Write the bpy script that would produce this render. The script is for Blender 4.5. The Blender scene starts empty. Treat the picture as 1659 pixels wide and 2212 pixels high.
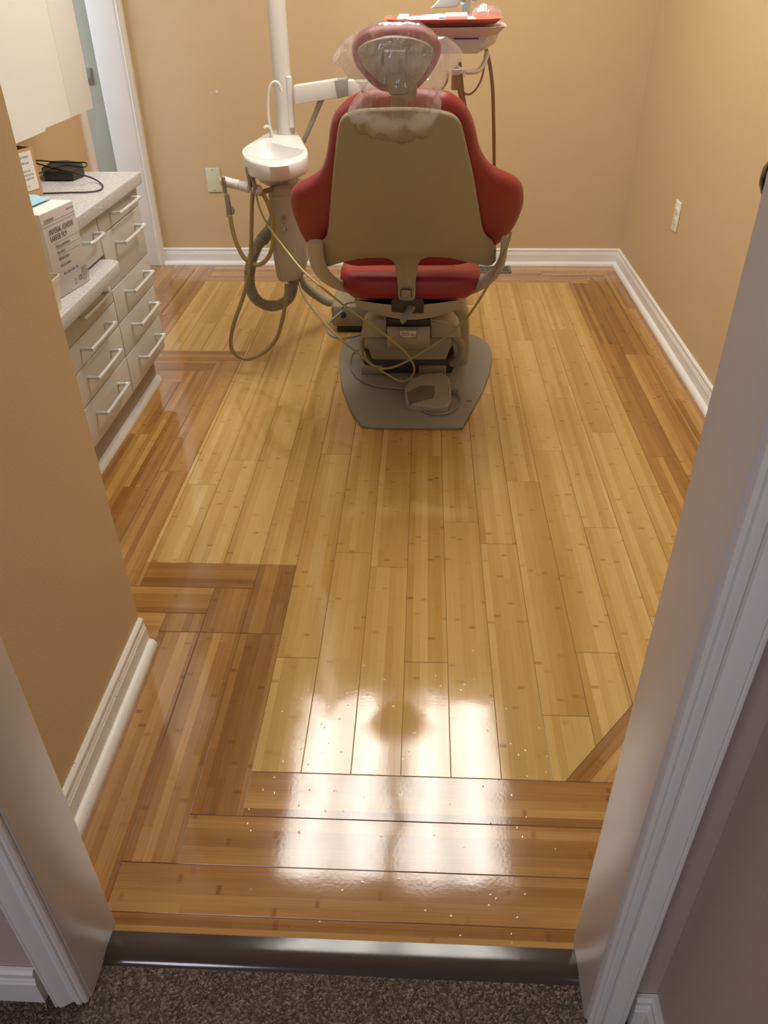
import bpy, bmesh, math, random
from mathutils import Vector, Matrix
import mathutils.geometry as mg
random.seed(7)
scn = bpy.context.scene
COL = scn.collection
S = 1.3   # eye height

# ------------------------------------------------------------------ camera
F_PX, YAW, PITCH, ROLL = 1686.6, -0.0537393, 0.609842, -0.0140807
CX, CY = 829.5, 1106.0
fw = Vector((math.sin(YAW)*math.cos(PITCH), math.cos(YAW)*math.cos(PITCH), -math.sin(PITCH)))
rt = Vector((math.cos(YAW), -math.sin(YAW), 0))
upv = rt.cross(fw)
R2 = math.cos(ROLL)*rt + math.sin(ROLL)*upv
U2 = -math.sin(ROLL)*rt + math.cos(ROLL)*upv
CAM = Vector((0, 0, S))
cd = bpy.data.cameras.new('camera'); cam = bpy.data.objects.new('camera', cd); COL.objects.link(cam)
cam.matrix_world = Matrix(((R2.x, U2.x, -fw.x, 0), (R2.y, U2.y, -fw.y, 0), (R2.z, U2.z, -fw.z, S), (0, 0, 0, 1)))
cd.sensor_fit = 'VERTICAL'; cd.sensor_height = 24; cd.lens = 24*F_PX/2212; cd.clip_start = 0.02
scn.camera = cam

# measuring helpers: a measured direction meets a real plane
def ray(px, py): return (px-CX)/F_PX*R2 - (py-CY)/F_PX*U2 + fw
def PY(px, py, Y):
    d = ray(px, py); return CAM + d*(Y/d.y)
def PX(px, py, X):
    d = ray(px, py); return CAM + d*(X/d.x)
def PZ(px, py, Z=0.0):
    d = ray(px, py); return CAM + d*((Z-S)/d.z)
def PP(px, py, o, n):
    d = ray(px, py); return CAM + d*((o-CAM).dot(n)/d.dot(n))

# ------------------------------------------------------------------ materials
def newmat(name):
    m = bpy.data.materials.new(name); m.use_nodes = True
    nt = m.node_tree; return m, nt, nt.nodes['Principled BSDF']
def mat(name, col, rough=0.5, metal=0.0, bump=0.0, bscale=200, var=0.0, vscale=8, spec=0.5, trans=0, coat=0, sss=0):
    m, nt, b = newmat(name)
    b.inputs['Base Color'].default_value = (*col, 1); b.inputs['Roughness'].default_value = rough
    b.inputs['Metallic'].default_value = metal; b.inputs['Specular IOR Level'].default_value = spec
    b.inputs['Transmission Weight'].default_value = trans; b.inputs['Coat Weight'].default_value = coat
    tc = nt.nodes.new('ShaderNodeTexCoord')
    if var > 0:
        n = nt.nodes.new('ShaderNodeTexNoise'); n.inputs['Scale'].default_value = vscale; n.inputs['Detail'].default_value = 4
        nt.links.new(tc.outputs['Object'], n.inputs['Vector'])
        r = nt.nodes.new('ShaderNodeMapRange'); r.inputs['To Min'].default_value = 1-var; r.inputs['To Max'].default_value = 1+var
        nt.links.new(n.outputs['Fac'], r.inputs['Value'])
        v = nt.nodes.new('ShaderNodeVectorMath'); v.operation = 'SCALE'; v.inputs[0].default_value = col
        nt.links.new(r.outputs[0], v.inputs['Scale']); nt.links.new(v.outputs[0], b.inputs['Base Color'])
    if bump > 0:
        n = nt.nodes.new('ShaderNodeTexNoise'); n.inputs['Scale'].default_value = bscale; n.inputs['Detail'].default_value = 3
        nt.links.new(tc.outputs['Object'], n.inputs['Vector'])
        bp = nt.nodes.new('ShaderNodeBump'); bp.inputs['Strength'].default_value = bump; bp.inputs['Distance'].default_value = 0.002
        nt.links.new(n.outputs['Fac'], bp.inputs['Height']); nt.links.new(bp.outputs[0], b.inputs['Normal'])
    return m
M = {}
M['wall'] = mat('tan_wall_paint', (0.58, 0.43, 0.24), 0.55, bump=0.25, bscale=160, var=0.02, spec=0.3)
M['hallwall'] = mat('hall_wall_paint', (0.50, 0.39, 0.33), 0.6, bump=0.25, bscale=160, var=0.02, spec=0.3)
M['greenwall'] = mat('grey_green_paint', (0.38, 0.37, 0.29), 0.5, bump=0.1, spec=0.3)
M['trim'] = mat('white_trim_paint', (0.78, 0.75, 0.70), 0.38, bump=0.15, bscale=60, var=0.03)
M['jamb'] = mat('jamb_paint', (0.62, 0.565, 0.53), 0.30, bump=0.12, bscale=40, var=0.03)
M['ceil'] = mat('ceiling_paint', (0.62, 0.60, 0.56), 0.8, bump=0.3)
M['cab'] = mat('cabinet_laminate', (0.55, 0.52, 0.465), 0.42, bump=0.08, bscale=700, var=0.015)
M['cabup'] = mat('upper_cabinet_laminate', (0.70, 0.69, 0.65), 0.35, bump=0.05, bscale=500)
M['kick'] = mat('toe_kick', (0.42, 0.35, 0.28), 0.5)
M['handle'] = mat('satin_handle', (0.70, 0.70, 0.69), 0.32, metal=0.4)
M['shell'] = mat('cream_plastic', (0.385, 0.325, 0.215), 0.42, bump=0.1, bscale=900)  # cream lowered in tone, shade of the chair back put into the colour
M['shell3'] = mat('pale_cream_plastic', (0.50, 0.455, 0.365), 0.40, bump=0.1, bscale=900)
M['shell2'] = mat('shaded_cream_plastic', (0.31, 0.26, 0.17), 0.45, bump=0.1, bscale=900)  # same cream darkened further, shade under the chair is in the colour
M['white'] = mat('white_plastic', (0.62, 0.60, 0.55), 0.3)
M['bowl'] = mat('glazed_bowl', (0.72, 0.70, 0.68), 0.28, coat=0.15)
M['red'] = mat('red_vinyl', (0.29, 0.021, 0.023), 0.33, bump=0.25, bscale=900, var=0.05)
M['redtray'] = mat('coral_tray_plastic', (0.70, 0.14, 0.09), 0.3)
M['grey'] = mat('grey_plate', (0.27, 0.24, 0.195), 0.5, bump=0.2, bscale=900, var=0.03)
M['pedal'] = mat('pedal_grey', (0.33, 0.29, 0.22), 0.5, bump=0.1)
M['pedaldark'] = mat('pedal_pad', (0.15, 0.12, 0.08), 0.6)
M['dark'] = mat('dark_bracket', (0.05, 0.038, 0.022), 0.5)
M['black'] = mat('black_plastic', (0.025, 0.024, 0.022), 0.45)
M['armgrey'] = mat('grey_knuckle', (0.26, 0.25, 0.22), 0.4)
M['strut'] = mat('grey_strut', (0.36, 0.34, 0.29), 0.4)
M['hoseg'] = mat('grey_hose', (0.40, 0.37, 0.28), 0.45)
M['hosey'] = mat('yellowed_hose', (0.42, 0.33, 0.12), 0.3)
M['hosey2'] = mat('olive_hose', (0.32, 0.26, 0.12), 0.35)
M['hoseb'] = mat('brown_hose', (0.30, 0.20, 0.12), 0.45)
M['cord'] = mat('grey_cord', (0.26, 0.24, 0.20), 0.45)
M['steel'] = mat('steel', (0.55, 0.54, 0.52), 0.25, metal=1)
M['tip'] = mat('dull_metal', (0.38, 0.35, 0.32), 0.35, metal=0.7)
M['tape'] = mat('green_tape', (0.09, 0.27, 0.01), 0.5)
M['badge'] = mat('badge_plate', (0.72, 0.66, 0.52), 0.4)
M['ink'] = mat('ink', (0.04, 0.035, 0.04), 0.6)
M['inkblue'] = mat('ink_blue', (0.06, 0.06, 0.2), 0.6)
M['card'] = mat('cardboard', (0.48, 0.29, 0.14), 0.7, bump=0.3, bscale=120, var=0.06)
M['label'] = mat('label_paper', (0.72, 0.67, 0.63), 0.6)
M['boxgrey'] = mat('box_grey', (0.56, 0.51, 0.47), 0.45, var=0.02)
M['boxwhite'] = mat('box_white', (0.82, 0.80, 0.76), 0.5)
M['mask'] = mat('mask_blue', (0.35, 0.60, 0.72), 0.7)
M['outlet'] = mat('outlet_plastic', (0.80, 0.76, 0.62), 0.35)
M['outlet2'] = mat('almond_plate', (0.60, 0.60, 0.44), 0.4)
M['register'] = mat('register_metal', (0.20, 0.19, 0.15), 0.45, metal=0.3)
M['rubber'] = mat('rubber_strip', (0.045, 0.033, 0.028), 0.13, bump=0.06, bscale=25)
M['knob'] = mat('aged_knob', (0.10, 0.085, 0.08), 0.22, metal=1)
M['steelpl'] = mat('strike_plate', (0.28, 0.25, 0.20), 0.4, metal=0.5)
M['paper'] = mat('white_paper', (0.85, 0.85, 0.85), 0.5)
M['pouchblue'] = mat('blue_pouch_film', (0.42, 0.62, 0.75), 0.25)
def worn(name, col, chip):
    m, nt, b = newmat(name); b.inputs['Roughness'].default_value = 0.4
    tc = nt.nodes.new('ShaderNodeTexCoord'); n = nt.nodes.new('ShaderNodeTexNoise')
    n.inputs['Scale'].default_value = 95; n.inputs['Detail'].default_value = 4
    nt.links.new(tc.outputs['Object'], n.inputs['Vector'])
    r = nt.nodes.new('ShaderNodeValToRGB'); r.color_ramp.elements[0].position = 0.27; r.color_ramp.elements[0].color = (*chip, 1)
    r.color_ramp.elements[1].position = 0.31; r.color_ramp.elements[1].color = (*col, 1)
    nt.links.new(n.outputs['Fac'], r.inputs[0]); nt.links.new(r.outputs[0], b.inputs['Base Color'])
    return m
M['worn'] = worn('worn_white_moulding', (0.80, 0.76, 0.70), (0.33, 0.27, 0.20))

def speckle():
    m, nt, b = newmat('speckled_laminate'); b.inputs['Roughness'].default_value = 0.45
    tc = nt.nodes.new('ShaderNodeTexCoord'); n = nt.nodes.new('ShaderNodeTexNoise')
    n.inputs['Scale'].default_value = 260; n.inputs['Detail'].default_value = 5; n.inputs['Roughness'].default_value = 0.7
    nt.links.new(tc.outputs['Object'], n.inputs['Vector'])
    r = nt.nodes.new('ShaderNodeValToRGB'); r.color_ramp.elements[0].position = 0.36; r.color_ramp.elements[0].color = (0.33, 0.31, 0.30, 1)
    r.color_ramp.elements[1].position = 0.62; r.color_ramp.elements[1].color = (0.66, 0.64, 0.615, 1)
    nt.links.new(n.outputs['Fac'], r.inputs[0]); nt.links.new(r.outputs[0], b.inputs['Base Color'])
    return m
M['counter'] = speckle()

def carpet():
    m, nt, b = newmat('brown_loop_carpet'); b.inputs['Roughness'].default_value = 0.95; b.inputs['Specular IOR Level'].default_value = 0.15
    tc = nt.nodes.new('ShaderNodeTexCoord'); v = nt.nodes.new('ShaderNodeTexVoronoi'); v.inputs['Scale'].default_value = 330
    w = nt.nodes.new('ShaderNodeTexNoise'); w.inputs['Scale'].default_value = 70; w.inputs['Detail'].default_value = 5
    nt.links.new(tc.outputs['Object'], w.inputs['Vector'])
    va = nt.nodes.new('ShaderNodeVectorMath'); va.operation = 'MULTIPLY_ADD'; va.inputs[1].default_value = (0.012,)*3
    nt.links.new(w.outputs['Color'], va.inputs[0]); nt.links.new(tc.outputs['Object'], va.inputs[2])
    nt.links.new(va.outputs[0], v.inputs['Vector'])
    sp = nt.nodes.new('ShaderNodeSeparateColor'); nt.links.new(v.outputs['Color'], sp.inputs[0])
    r = nt.nodes.new('ShaderNodeValToRGB'); e = r.color_ramp.elements
    e[0].color = (0.070, 0.050, 0.042, 1); e[1].position = 0.97; e[1].color = (0.30, 0.225, 0.18, 1)
    k = e.new(0.6); k.color = (0.145, 0.105, 0.085, 1)
    nt.links.new(sp.outputs[0], r.inputs[0]); nt.links.new(r.outputs[0], b.inputs['Base Color'])
    bp = nt.nodes.new('ShaderNodeBump'); bp.invert = True; bp.inputs['Strength'].default_value = 1.0; bp.inputs['Distance'].default_value = 0.005
    nt.links.new(v.outputs['Distance'], bp.inputs['Height']); nt.links.new(bp.outputs[0], b.inputs['Normal'])
    return m
M['carpet'] = carpet()

def bamboo():
    m, nt, b = newmat('bamboo_planks'); N = nt.nodes; L = nt.links
    def math_(op, a, c=None, clamp=False):
        n = N.new('ShaderNodeMath'); n.operation = op; n.use_clamp = clamp
        for i, x in enumerate((a, c)):
            if x is None: continue
            if isinstance(x, (int, float)): n.inputs[i].default_value = x
            else: L.new(x, n.inputs[i])
        return n.outputs[0]
    uv = N.new('ShaderNodeUVMap'); uv.uv_map = 'P'; su = N.new('ShaderNodeSeparateXYZ'); L.new(uv.outputs[0], su.inputs[0])
    uv2 = N.new('ShaderNodeUVMap'); uv2.uv_map = 'R'; sr = N.new('ShaderNodeSeparateXYZ'); L.new(uv2.outputs[0], sr.inputs[0])
    u, v, rnd, tone = su.outputs[0], su.outputs[1], sr.outputs[0], sr.outputs[1]
    strip = math_('FLOOR', math_('DIVIDE', v, 0.0176))
    cv = N.new('ShaderNodeCombineXYZ'); L.new(strip, cv.inputs[0]); L.new(math_('MULTIPLY', rnd, 97.0), cv.inputs[1])
    wn = N.new('ShaderNodeTexWhiteNoise'); wn.noise_dimensions = '2D'; L.new(cv.outputs[0], wn.inputs['Vector'])
    a = wn.outputs['Value']
    # node marks across each strip
    t = math_('ADD', math_('DIVIDE', u, 0.30), math_('MULTIPLY', a, 13.7))
    cell = math_('FLOOR', t)
    cv2 = N.new('ShaderNodeCombineXYZ'); L.new(cell, cv2.inputs[0]); L.new(math_('MULTIPLY', a, 191.0), cv2.inputs[1])
    wn2 = N.new('ShaderNodeTexWhiteNoise'); wn2.noise_dimensions = '2D'; L.new(cv2.outputs[0], wn2.inputs['Vector'])
    pos = math_('ADD', math_('MULTIPLY', wn2.outputs['Value'], 0.6), 0.2)
    d = math_('ABSOLUTE', math_('SUBTRACT', math_('FRACT', t), pos))
    vf = math_('FRACT', math_('DIVIDE', v, 0.0176))
    edge = math_('MULTIPLY', math_('MULTIPLY', vf, math_('SUBTRACT', 1.0, vf)), 4.0, True)
    mr = N.new('ShaderNodeMapRange'); mr.interpolation_type = 'SMOOTHSTEP'; L.new(d, mr.inputs['Value'])
    mr.inputs['From Min'].default_value = 0.006; mr.inputs['From Max'].default_value = 0.022; mr.inputs['To Min'].default_value = 1; mr.inputs['To Max'].default_value = 0
    sep2 = N.new('ShaderNodeSeparateColor'); L.new(wn2.outputs['Color'], sep2.inputs[0])
    gm = N.new('ShaderNodeCombineXYZ'); L.new(math_('MULTIPLY', u, 60), gm.inputs[0]); L.new(math_('MULTIPLY', v, 260), gm.inputs[1]); L.new(rnd, gm.inputs[2])
    gn2 = N.new('ShaderNodeTexNoise'); gn2.inputs['Scale'].default_value = 1; gn2.inputs['Detail'].default_value = 2; L.new(gm.outputs[0], gn2.inputs['Vector'])
    mark = math_('MULTIPLY', math_('MULTIPLY', mr.outputs[0], math_('POWER', edge, 0.3)), math_('MULTIPLY', sep2.outputs[1], math_('MULTIPLY', gn2.outputs['Fac'], 1.7)))
    # fibre grain
    gv = N.new('ShaderNodeCombineXYZ'); L.new(math_('MULTIPLY', u, 5), gv.inputs[0]); L.new(math_('MULTIPLY', v, 650), gv.inputs[1]); L.new(math_('MULTIPLY', rnd, 50), gv.inputs[2])
    gn = N.new('ShaderNodeTexNoise'); gn.inputs['Scale'].default_value = 1; gn.inputs['Detail'].default_value = 3; L.new(gv.outputs[0], gn.inputs['Vector'])
    cv3 = N.new('ShaderNodeCombineXYZ'); L.new(math_('MULTIPLY', u, 1.6), cv3.inputs[0]); L.new(math_('MULTIPLY', v, 12), cv3.inputs[1]); L.new(math_('MULTIPLY', rnd, 31), cv3.inputs[2])
    bn = N.new('ShaderNodeTexNoise'); bn.inputs['Scale'].default_value = 1; bn.inputs['Detail'].default_value = 2; L.new(cv3.outputs[0], bn.inputs['Vector'])
    sepc = N.new('ShaderNodeSeparateColor'); L.new(wn2.outputs['Color'], sepc.inputs[0])
    val = math_('ADD', math_('ADD', math_('MULTIPLY', a, 0.72), math_('MULTIPLY', sepc.outputs[2], 0.20)), math_('ADD', math_('MULTIPLY', math_('SUBTRACT', gn.outputs['Fac'], 0.5), 0.7), math_('MULTIPLY', math_('SUBTRACT', bn.outputs['Fac'], 0.5), 0.5)))
    val = math_('ADD', val, math_('MULTIPLY', math_('SUBTRACT', rnd, 0.5), 0.2), True)
    def ramp(c0, c1, c2):
        r = N.new('ShaderNodeValToRGB'); e = r.color_ramp.elements
        e[0].color = (*c0, 1); e[1].color = (*c2, 1); k = e.new(0.5); k.color = (*c1, 1); L.new(val, r.inputs[0]); return r.outputs[0]
    lt = ramp(LT[0], LT[1], LT[2]); dk = ramp(DK[0], DK[1], DK[2])
    mx = N.new('ShaderNodeMix'); mx.data_type = 'RGBA'; L.new(tone, mx.inputs[0]); L.new(lt, mx.inputs[6]); L.new(dk, mx.inputs[7])
    m2 = N.new('ShaderNodeMix'); m2.data_type = 'RGBA'; m2.blend_type = 'MULTIPLY'; m2.inputs[7].default_value = (0.56, 0.43, 0.30, 1)
    L.new(mark, m2.inputs[0]); L.new(mx.outputs[2], m2.inputs[6])
    L.new(m2.outputs[2], b.inputs['Base Color'])
    b.inputs['Roughness'].default_value = 0.09; b.inputs['IOR'].default_value = 1.5
    tc = N.new('ShaderNodeTexCoord')
    n1 = N.new('ShaderNodeTexNoise'); n1.inputs['Scale'].default_value = 9; n1.inputs['Detail'].default_value = 1; L.new(tc.outputs['Object'], n1.inputs['Vector'])
    n2 = N.new('ShaderNodeTexNoise'); n2.inputs['Scale'].default_value = 160; n2.inputs['Detail'].default_value = 3; L.new(tc.outputs['Object'], n2.inputs['Vector'])
    vo = N.new('ShaderNodeTexVoronoi'); vo.inputs['Scale'].default_value = 38; L.new(tc.outputs['Object'], vo.inputs['Vector'])
    pit = N.new('ShaderNodeMapRange'); pit.inputs['From Min'].default_value = 0.05; pit.inputs['From Max'].default_value = 0.11; pit.inputs['To Min'].default_value = 1; pit.inputs['To Max'].default_value = 0
    L.new(vo.outputs['Distance'], pit.inputs['Value'])
    h = math_('ADD', math_('MULTIPLY', n1.outputs['Fac'], 0.0008), math_('ADD', math_('MULTIPLY', n2.outputs['Fac'], 0.00004), math_('MULTIPLY', pit.outputs[0], 0.00012)))
    bp = N.new('ShaderNodeBump'); bp.inputs['Strength'].default_value = 0.9; bp.inputs['Distance'].default_value = 1.0
    L.new(h, bp.inputs['Height']); L.new(bp.outputs[0], b.inputs['Normal'])
    b.inputs['Coat Weight'].default_value = 0.5; b.inputs['Coat Roughness'].default_value = 0.075; L.new(bp.outputs[0], b.inputs['Coat Normal'])
    return m
LT = ((0.45, 0.250, 0.068), (0.55, 0.335, 0.102), (0.66, 0.435, 0.165))
DK = ((0.225, 0.092, 0.020), (0.36, 0.170, 0.043), (0.55, 0.31, 0.10))
M['bamboo'] = bamboo()
M['seam'] = mat('plank_seam', (0.05, 0.025, 0.01), 0.6)

def film():
    m, nt, b = newmat('clear_plastic_film'); N = nt.nodes; L = nt.links
    tr = N.new('ShaderNodeBsdfTransparent'); tr.inputs[0].default_value = (0.97, 0.95, 0.94, 1)
    gl = N.new('ShaderNodeBsdfGlossy'); gl.inputs['Roughness'].default_value = 0.09
    tc = N.new('ShaderNodeTexCoord'); mp = N.new('ShaderNodeMapping'); mp.inputs['Scale'].default_value = (38, 9, 9); L.new(tc.outputs['Object'], mp.inputs['Vector'])
    ns = N.new('ShaderNodeTexNoise'); ns.noise_type = 'RIDGED_MULTIFRACTAL'; ns.inputs['Scale'].default_value = 1.0; ns.inputs['Detail'].default_value = 2.5; ns.inputs['Distortion'].default_value = 0.8; L.new(mp.outputs[0], ns.inputs['Vector'])
    bp = N.new('ShaderNodeBump'); bp.inputs['Strength'].default_value = 1.0; bp.inputs['Distance'].default_value = 0.006; L.new(ns.outputs['Fac'], bp.inputs['Height']); L.new(bp.outputs[0], gl.inputs['Normal'])
    df = N.new('ShaderNodeBsdfDiffuse'); df.inputs[0].default_value = (0.85, 0.78, 0.76, 1)
    tl = N.new('ShaderNodeBsdfTranslucent'); tl.inputs[0].default_value = (0.85, 0.78, 0.76, 1)
    mm = N.new('ShaderNodeMixShader'); mm.inputs[0].default_value = 0.5; L.new(df.outputs[0], mm.inputs[1]); L.new(tl.outputs[0], mm.inputs[2])
    m1 = N.new('ShaderNodeMixShader'); m1.inputs[0].default_value = 0.19; L.new(tr.outputs[0], m1.inputs[1]); L.new(mm.outputs[0], m1.inputs[2])
    lw = N.new('ShaderNodeLayerWeight'); lw.inputs[0].default_value = 0.5; pw = N.new('ShaderNodeMath'); pw.operation = 'POWER'; pw.inputs[1].default_value = 4.0; L.new(lw.outputs['Facing'], pw.inputs[0])
    fr = N.new('ShaderNodeMath'); fr.operation = 'MULTIPLY_ADD'; fr.inputs[1].default_value = 0.6; fr.inputs[2].default_value = 0.12; L.new(pw.outputs[0], fr.inputs[0])
    m2 = N.new('ShaderNodeMixShader'); L.new(fr.outputs[0], m2.inputs[0]); L.new(m1.outputs[0], m2.inputs[1]); L.new(gl.outputs[0], m2.inputs[2])
    L.new(m2.outputs[0], N['Material Output'].inputs[0]); N.remove(b)
    return m
M['film'] = film()
def translucent_tub():
    m, nt, b = newmat('frosted_tub'); b.inputs['Base Color'].default_value = (0.78, 0.72, 0.58, 1); b.inputs['Roughness'].default_value = 0.35
    b.inputs['Alpha'].default_value = 0.8
    return m
M['tub'] = translucent_tub()
def glassm():
    m, nt, b = newmat('window_glass'); N = nt.nodes; L = nt.links
    tr = N.new('ShaderNodeBsdfTransparent'); gl = N.new('ShaderNodeBsdfGlossy'); gl.inputs['Roughness'].default_value = 0.02
    m1 = N.new('ShaderNodeMixShader'); m1.inputs[0].default_value = 0.06; L.new(tr.outputs[0], m1.inputs[1]); L.new(gl.outputs[0], m1.inputs[2])
    L.new(m1.outputs[0], N['Material Output'].inputs[0]); N.remove(b); return m
M['glass'] = glassm()

# ------------------------------------------------------------------ mesh helpers
def tag(o, label=None, cat=None, group=None, kind=None):
    if label: o['label'] = label
    if cat: o['category'] = cat
    if group: o['group'] = group
    if kind: o['kind'] = kind
    return o
WL = {}
def wloc(o): return WL.get(o.name, Vector((0, 0, 0)))
def empty(name, loc, label, cat, group=None):
    o = bpy.data.objects.new(name, None); COL.objects.link(o); o.location = loc; o.empty_display_size = 0.05
    WL[o.name] = Vector(loc); tag(o, label, cat, group); return o
class MB:
    def __init__(s): s.bm = bmesh.new()
    def add(s, vs, fs):
        v = [s.bm.verts.new(p) for p in vs]
        for f in fs:
            try: s.bm.faces.new([v[i] for i in f])
            except ValueError: pass
        return s
    def box(s, a, b, bev=0.0):
        a, b = Vector(a), Vector(b)
        lo = Vector([min(a[i], b[i]) for i in range(3)]); hi = Vector([max(a[i], b[i]) for i in range(3)])
        t = bmesh.new(); bmesh.ops.create_cube(t, size=1)
        for v in t.verts: v.co = Vector([(lo[i]+hi[i])/2 + v.co[i]*(hi[i]-lo[i]) for i in range(3)])
        if bev > 0: bmesh.ops.bevel(t, geom=t.edges[:], offset=min(bev, min(hi-lo)*0.45), segments=3, profile=0.5, affect='EDGES')
        return s.merge(t)
    def merge(s, t, mtx=None):
        if mtx: t.transform(mtx)
        t.verts.index_update()
        v = [s.bm.verts.new(x.co) for x in t.verts]
        for f in t.faces:
            try: s.bm.faces.new([v[x.index] for x in f.verts])
            except ValueError: pass
        t.free(); return s
    def tube(s, pts, r, seg=12, smooth=6, caps=True, ribs=None, flat=None):
        P = [Vector(p) for p in pts]
        if smooth and len(P) > 2: P = catmull(P, smooth)
        n = len(P); rs = r if callable(r) else (lambda t: r)
        prev = None; rings = []; L = 0
        for i, p in enumerate(P):
            if i: L += (p-P[i-1]).length
            t = (P[min(i+1, n-1)] - P[max(i-1, 0)]).normalized()
            if prev is None:
                a = Vector((0, 0, 1)) if abs(t.z) < 0.9 else Vector((1, 0, 0)); nx = t.cross(a).normalized()
            else: nx = (prev - t*prev.dot(t)).normalized()
            prev = nx; ny = t.cross(nx)
            rr = rs(i/(n-1)) if ribs is None else rs(i/(n-1))*(1.0 if i % 2 == 0 else ribs)
            fy = 1.0 if flat is None else flat
            rings.append([p + nx*math.cos(2*math.pi*k/seg)*rr + ny*math.sin(2*math.pi*k/seg)*rr*fy for k in range(seg)])
        vs = [v for rg in rings for v in rg]; fs = []
        for i in range(n-1):
            for k in range(seg):
                fs.append((i*seg+k, i*seg+(k+1) % seg, (i+1)*seg+(k+1) % seg, (i+1)*seg+k))
        if caps: fs.append(tuple(range(seg))[::-1]); fs.append(tuple((n-1)*seg+k for k in range(seg)))
        return s.add(vs, fs)
    def rings(s, rings, cap0=True, cap1=True):
        n = len(rings[0]); vs = [v for r in rings for v in r]; fs = []
        for i in range(len(rings)-1):
            for k in range(n): fs.append((i*n+k, i*n+(k+1) % n, (i+1)*n+(k+1) % n, (i+1)*n+k))
        if cap0: fs.append(tuple(range(n))[::-1])
        if cap1: fs.append(tuple((len(rings)-1)*n+k for k in range(n)))
        return s.add(vs, fs)
    def lathe(s, prof, c, axis=(0, 0, 1), seg=32):
        ax = Vector(axis).normalized(); a = Vector((1, 0, 0)) if abs(ax.x) < 0.9 else Vector((0, 1, 0))
        nx = ax.cross(a).normalized(); ny = ax.cross(nx); c = Vector(c)
        rg = [[c + ax*h + (nx*math.cos(2*math.pi*k/seg)+ny*math.sin(2*math.pi*k/seg))*max(r, 1e-4) for k in range(seg)] for r, h in prof]
        return s.rings(rg)
    def prism(s, outline, back, bev=0.004):
        """outline: world points (planar); back: vector of the thickness"""
        P = [Vector(p) for p in outline]; bk = Vector(back); th = bk.length; nb = bk.normalized()
        b = min(bev, th*0.45)
        ins = inset(P, nb, b); ins3 = inset(P, nb, b*0.3)
        R = [ins, [p+nb*b*0.3 for p in ins3], [p+nb*b for p in P], [p+nb*(th-b) for p in P], [p+nb*(th-b*0.3) for p in ins3], [p+bk for p in ins]]
        return s.rings(R)
    def build(s, name, m, parent=None, base=None, smooth=35, label=None):
        bm = s.bm; bmesh.ops.recalc_face_normals(bm, faces=bm.faces)
        org = wloc(parent) if parent else (Vector(base) if base is not None else Vector((0, 0, 0)))
        if parent is not None and base is not None: pass
        for v in bm.verts: v.co -= org
        me = bpy.data.meshes.new(name); bm.to_mesh(me); bm.free()
        if smooth:
            for p in me.polygons: p.use_smooth = True
            me.set_sharp_from_angle(angle=math.radians(smooth))
        o = bpy.data.objects.new(name, me); COL.objects.link(o); me.materials.append(m)
        if parent: o.parent = parent; WL[o.name] = org
        else: o.location = org; WL[o.name] = org
        if label: o['label'] = label
        return o
def catmull(P, k, closed=False):
    out = []; n = len(P); rng = n if closed else n-1
    for i in range(rng):
        if closed: a, b, c, d = P[(i-1) % n], P[i], P[(i+1) % n], P[(i+2) % n]
        else: a, b, c, d = P[max(i-1, 0)], P[i], P[i+1], P[min(i+2, n-1)]
        for j in range(k):
            t = j/k
            out.append(0.5*((2*b)+(c-a)*t+(2*a-5*b+4*c-d)*t*t+(3*b-a-3*c+d)*t*t*t))
    if not closed: out.append(P[-1])
    return out
def inset(P, n, d):
    """move closed planar outline inward by d"""
    c = len(P); area = Vector((0, 0, 0))
    for i in range(c): area += P[i].cross(P[(i+1) % c])
    sg = 1 if area.dot(n) > 0 else -1
    out = []
    for i in range(c):
        e1 = (P[i]-P[i-1]); e2 = (P[(i+1) % c]-P[i])
        if e1.length < 1e-7: e1 = e2
        if e2.length < 1e-7: e2 = e1
        n1 = n.cross(e1).normalized(); n2 = n.cross(e2).normalized(); b = (n1+n2)
        if b.length < 1e-6: out.append(P[i].copy()); continue
        b.normalize(); k = max(b.dot(n1), 0.5)
        out.append(P[i] + b*(d/k)*sg)
    return out
def text(body, size, origin, xdir, ydir, m, parent, name='lettering', shear=0.0, off=0.0006, bold=0.0, sx=1.0):
    cu = bpy.data.curves.new('txt', 'FONT'); cu.body = body; cu.size = size; cu.shear = shear; cu.offset = bold; cu.resolution_u = 2; cu.extrude = 0.0
    t = bpy.data.objects.new('txt', cu); COL.objects.link(t)
    dg = bpy.context.evaluated_depsgraph_get(); me = bpy.data.meshes.new_from_object(t.evaluated_get(dg)); bpy.data.objects.remove(t)
    x = Vector(xdir).normalized(); y = Vector(ydir); y = (y - x*y.dot(x)).normalized(); z = x.cross(y); o0 = Vector(origin); org = wloc(parent)
    for v in me.vertices: v.co = o0 + x*v.co.x*sx + y*v.co.y + z*off - org
    me.materials.clear(); me.materials.append(m)
    o = bpy.data.objects.new(name, me); COL.objects.link(o); o.parent = parent; WL[o.name] = org
    return o
def struct(o): o['kind'] = 'structure'; return o
def h(v): return v*S

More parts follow.
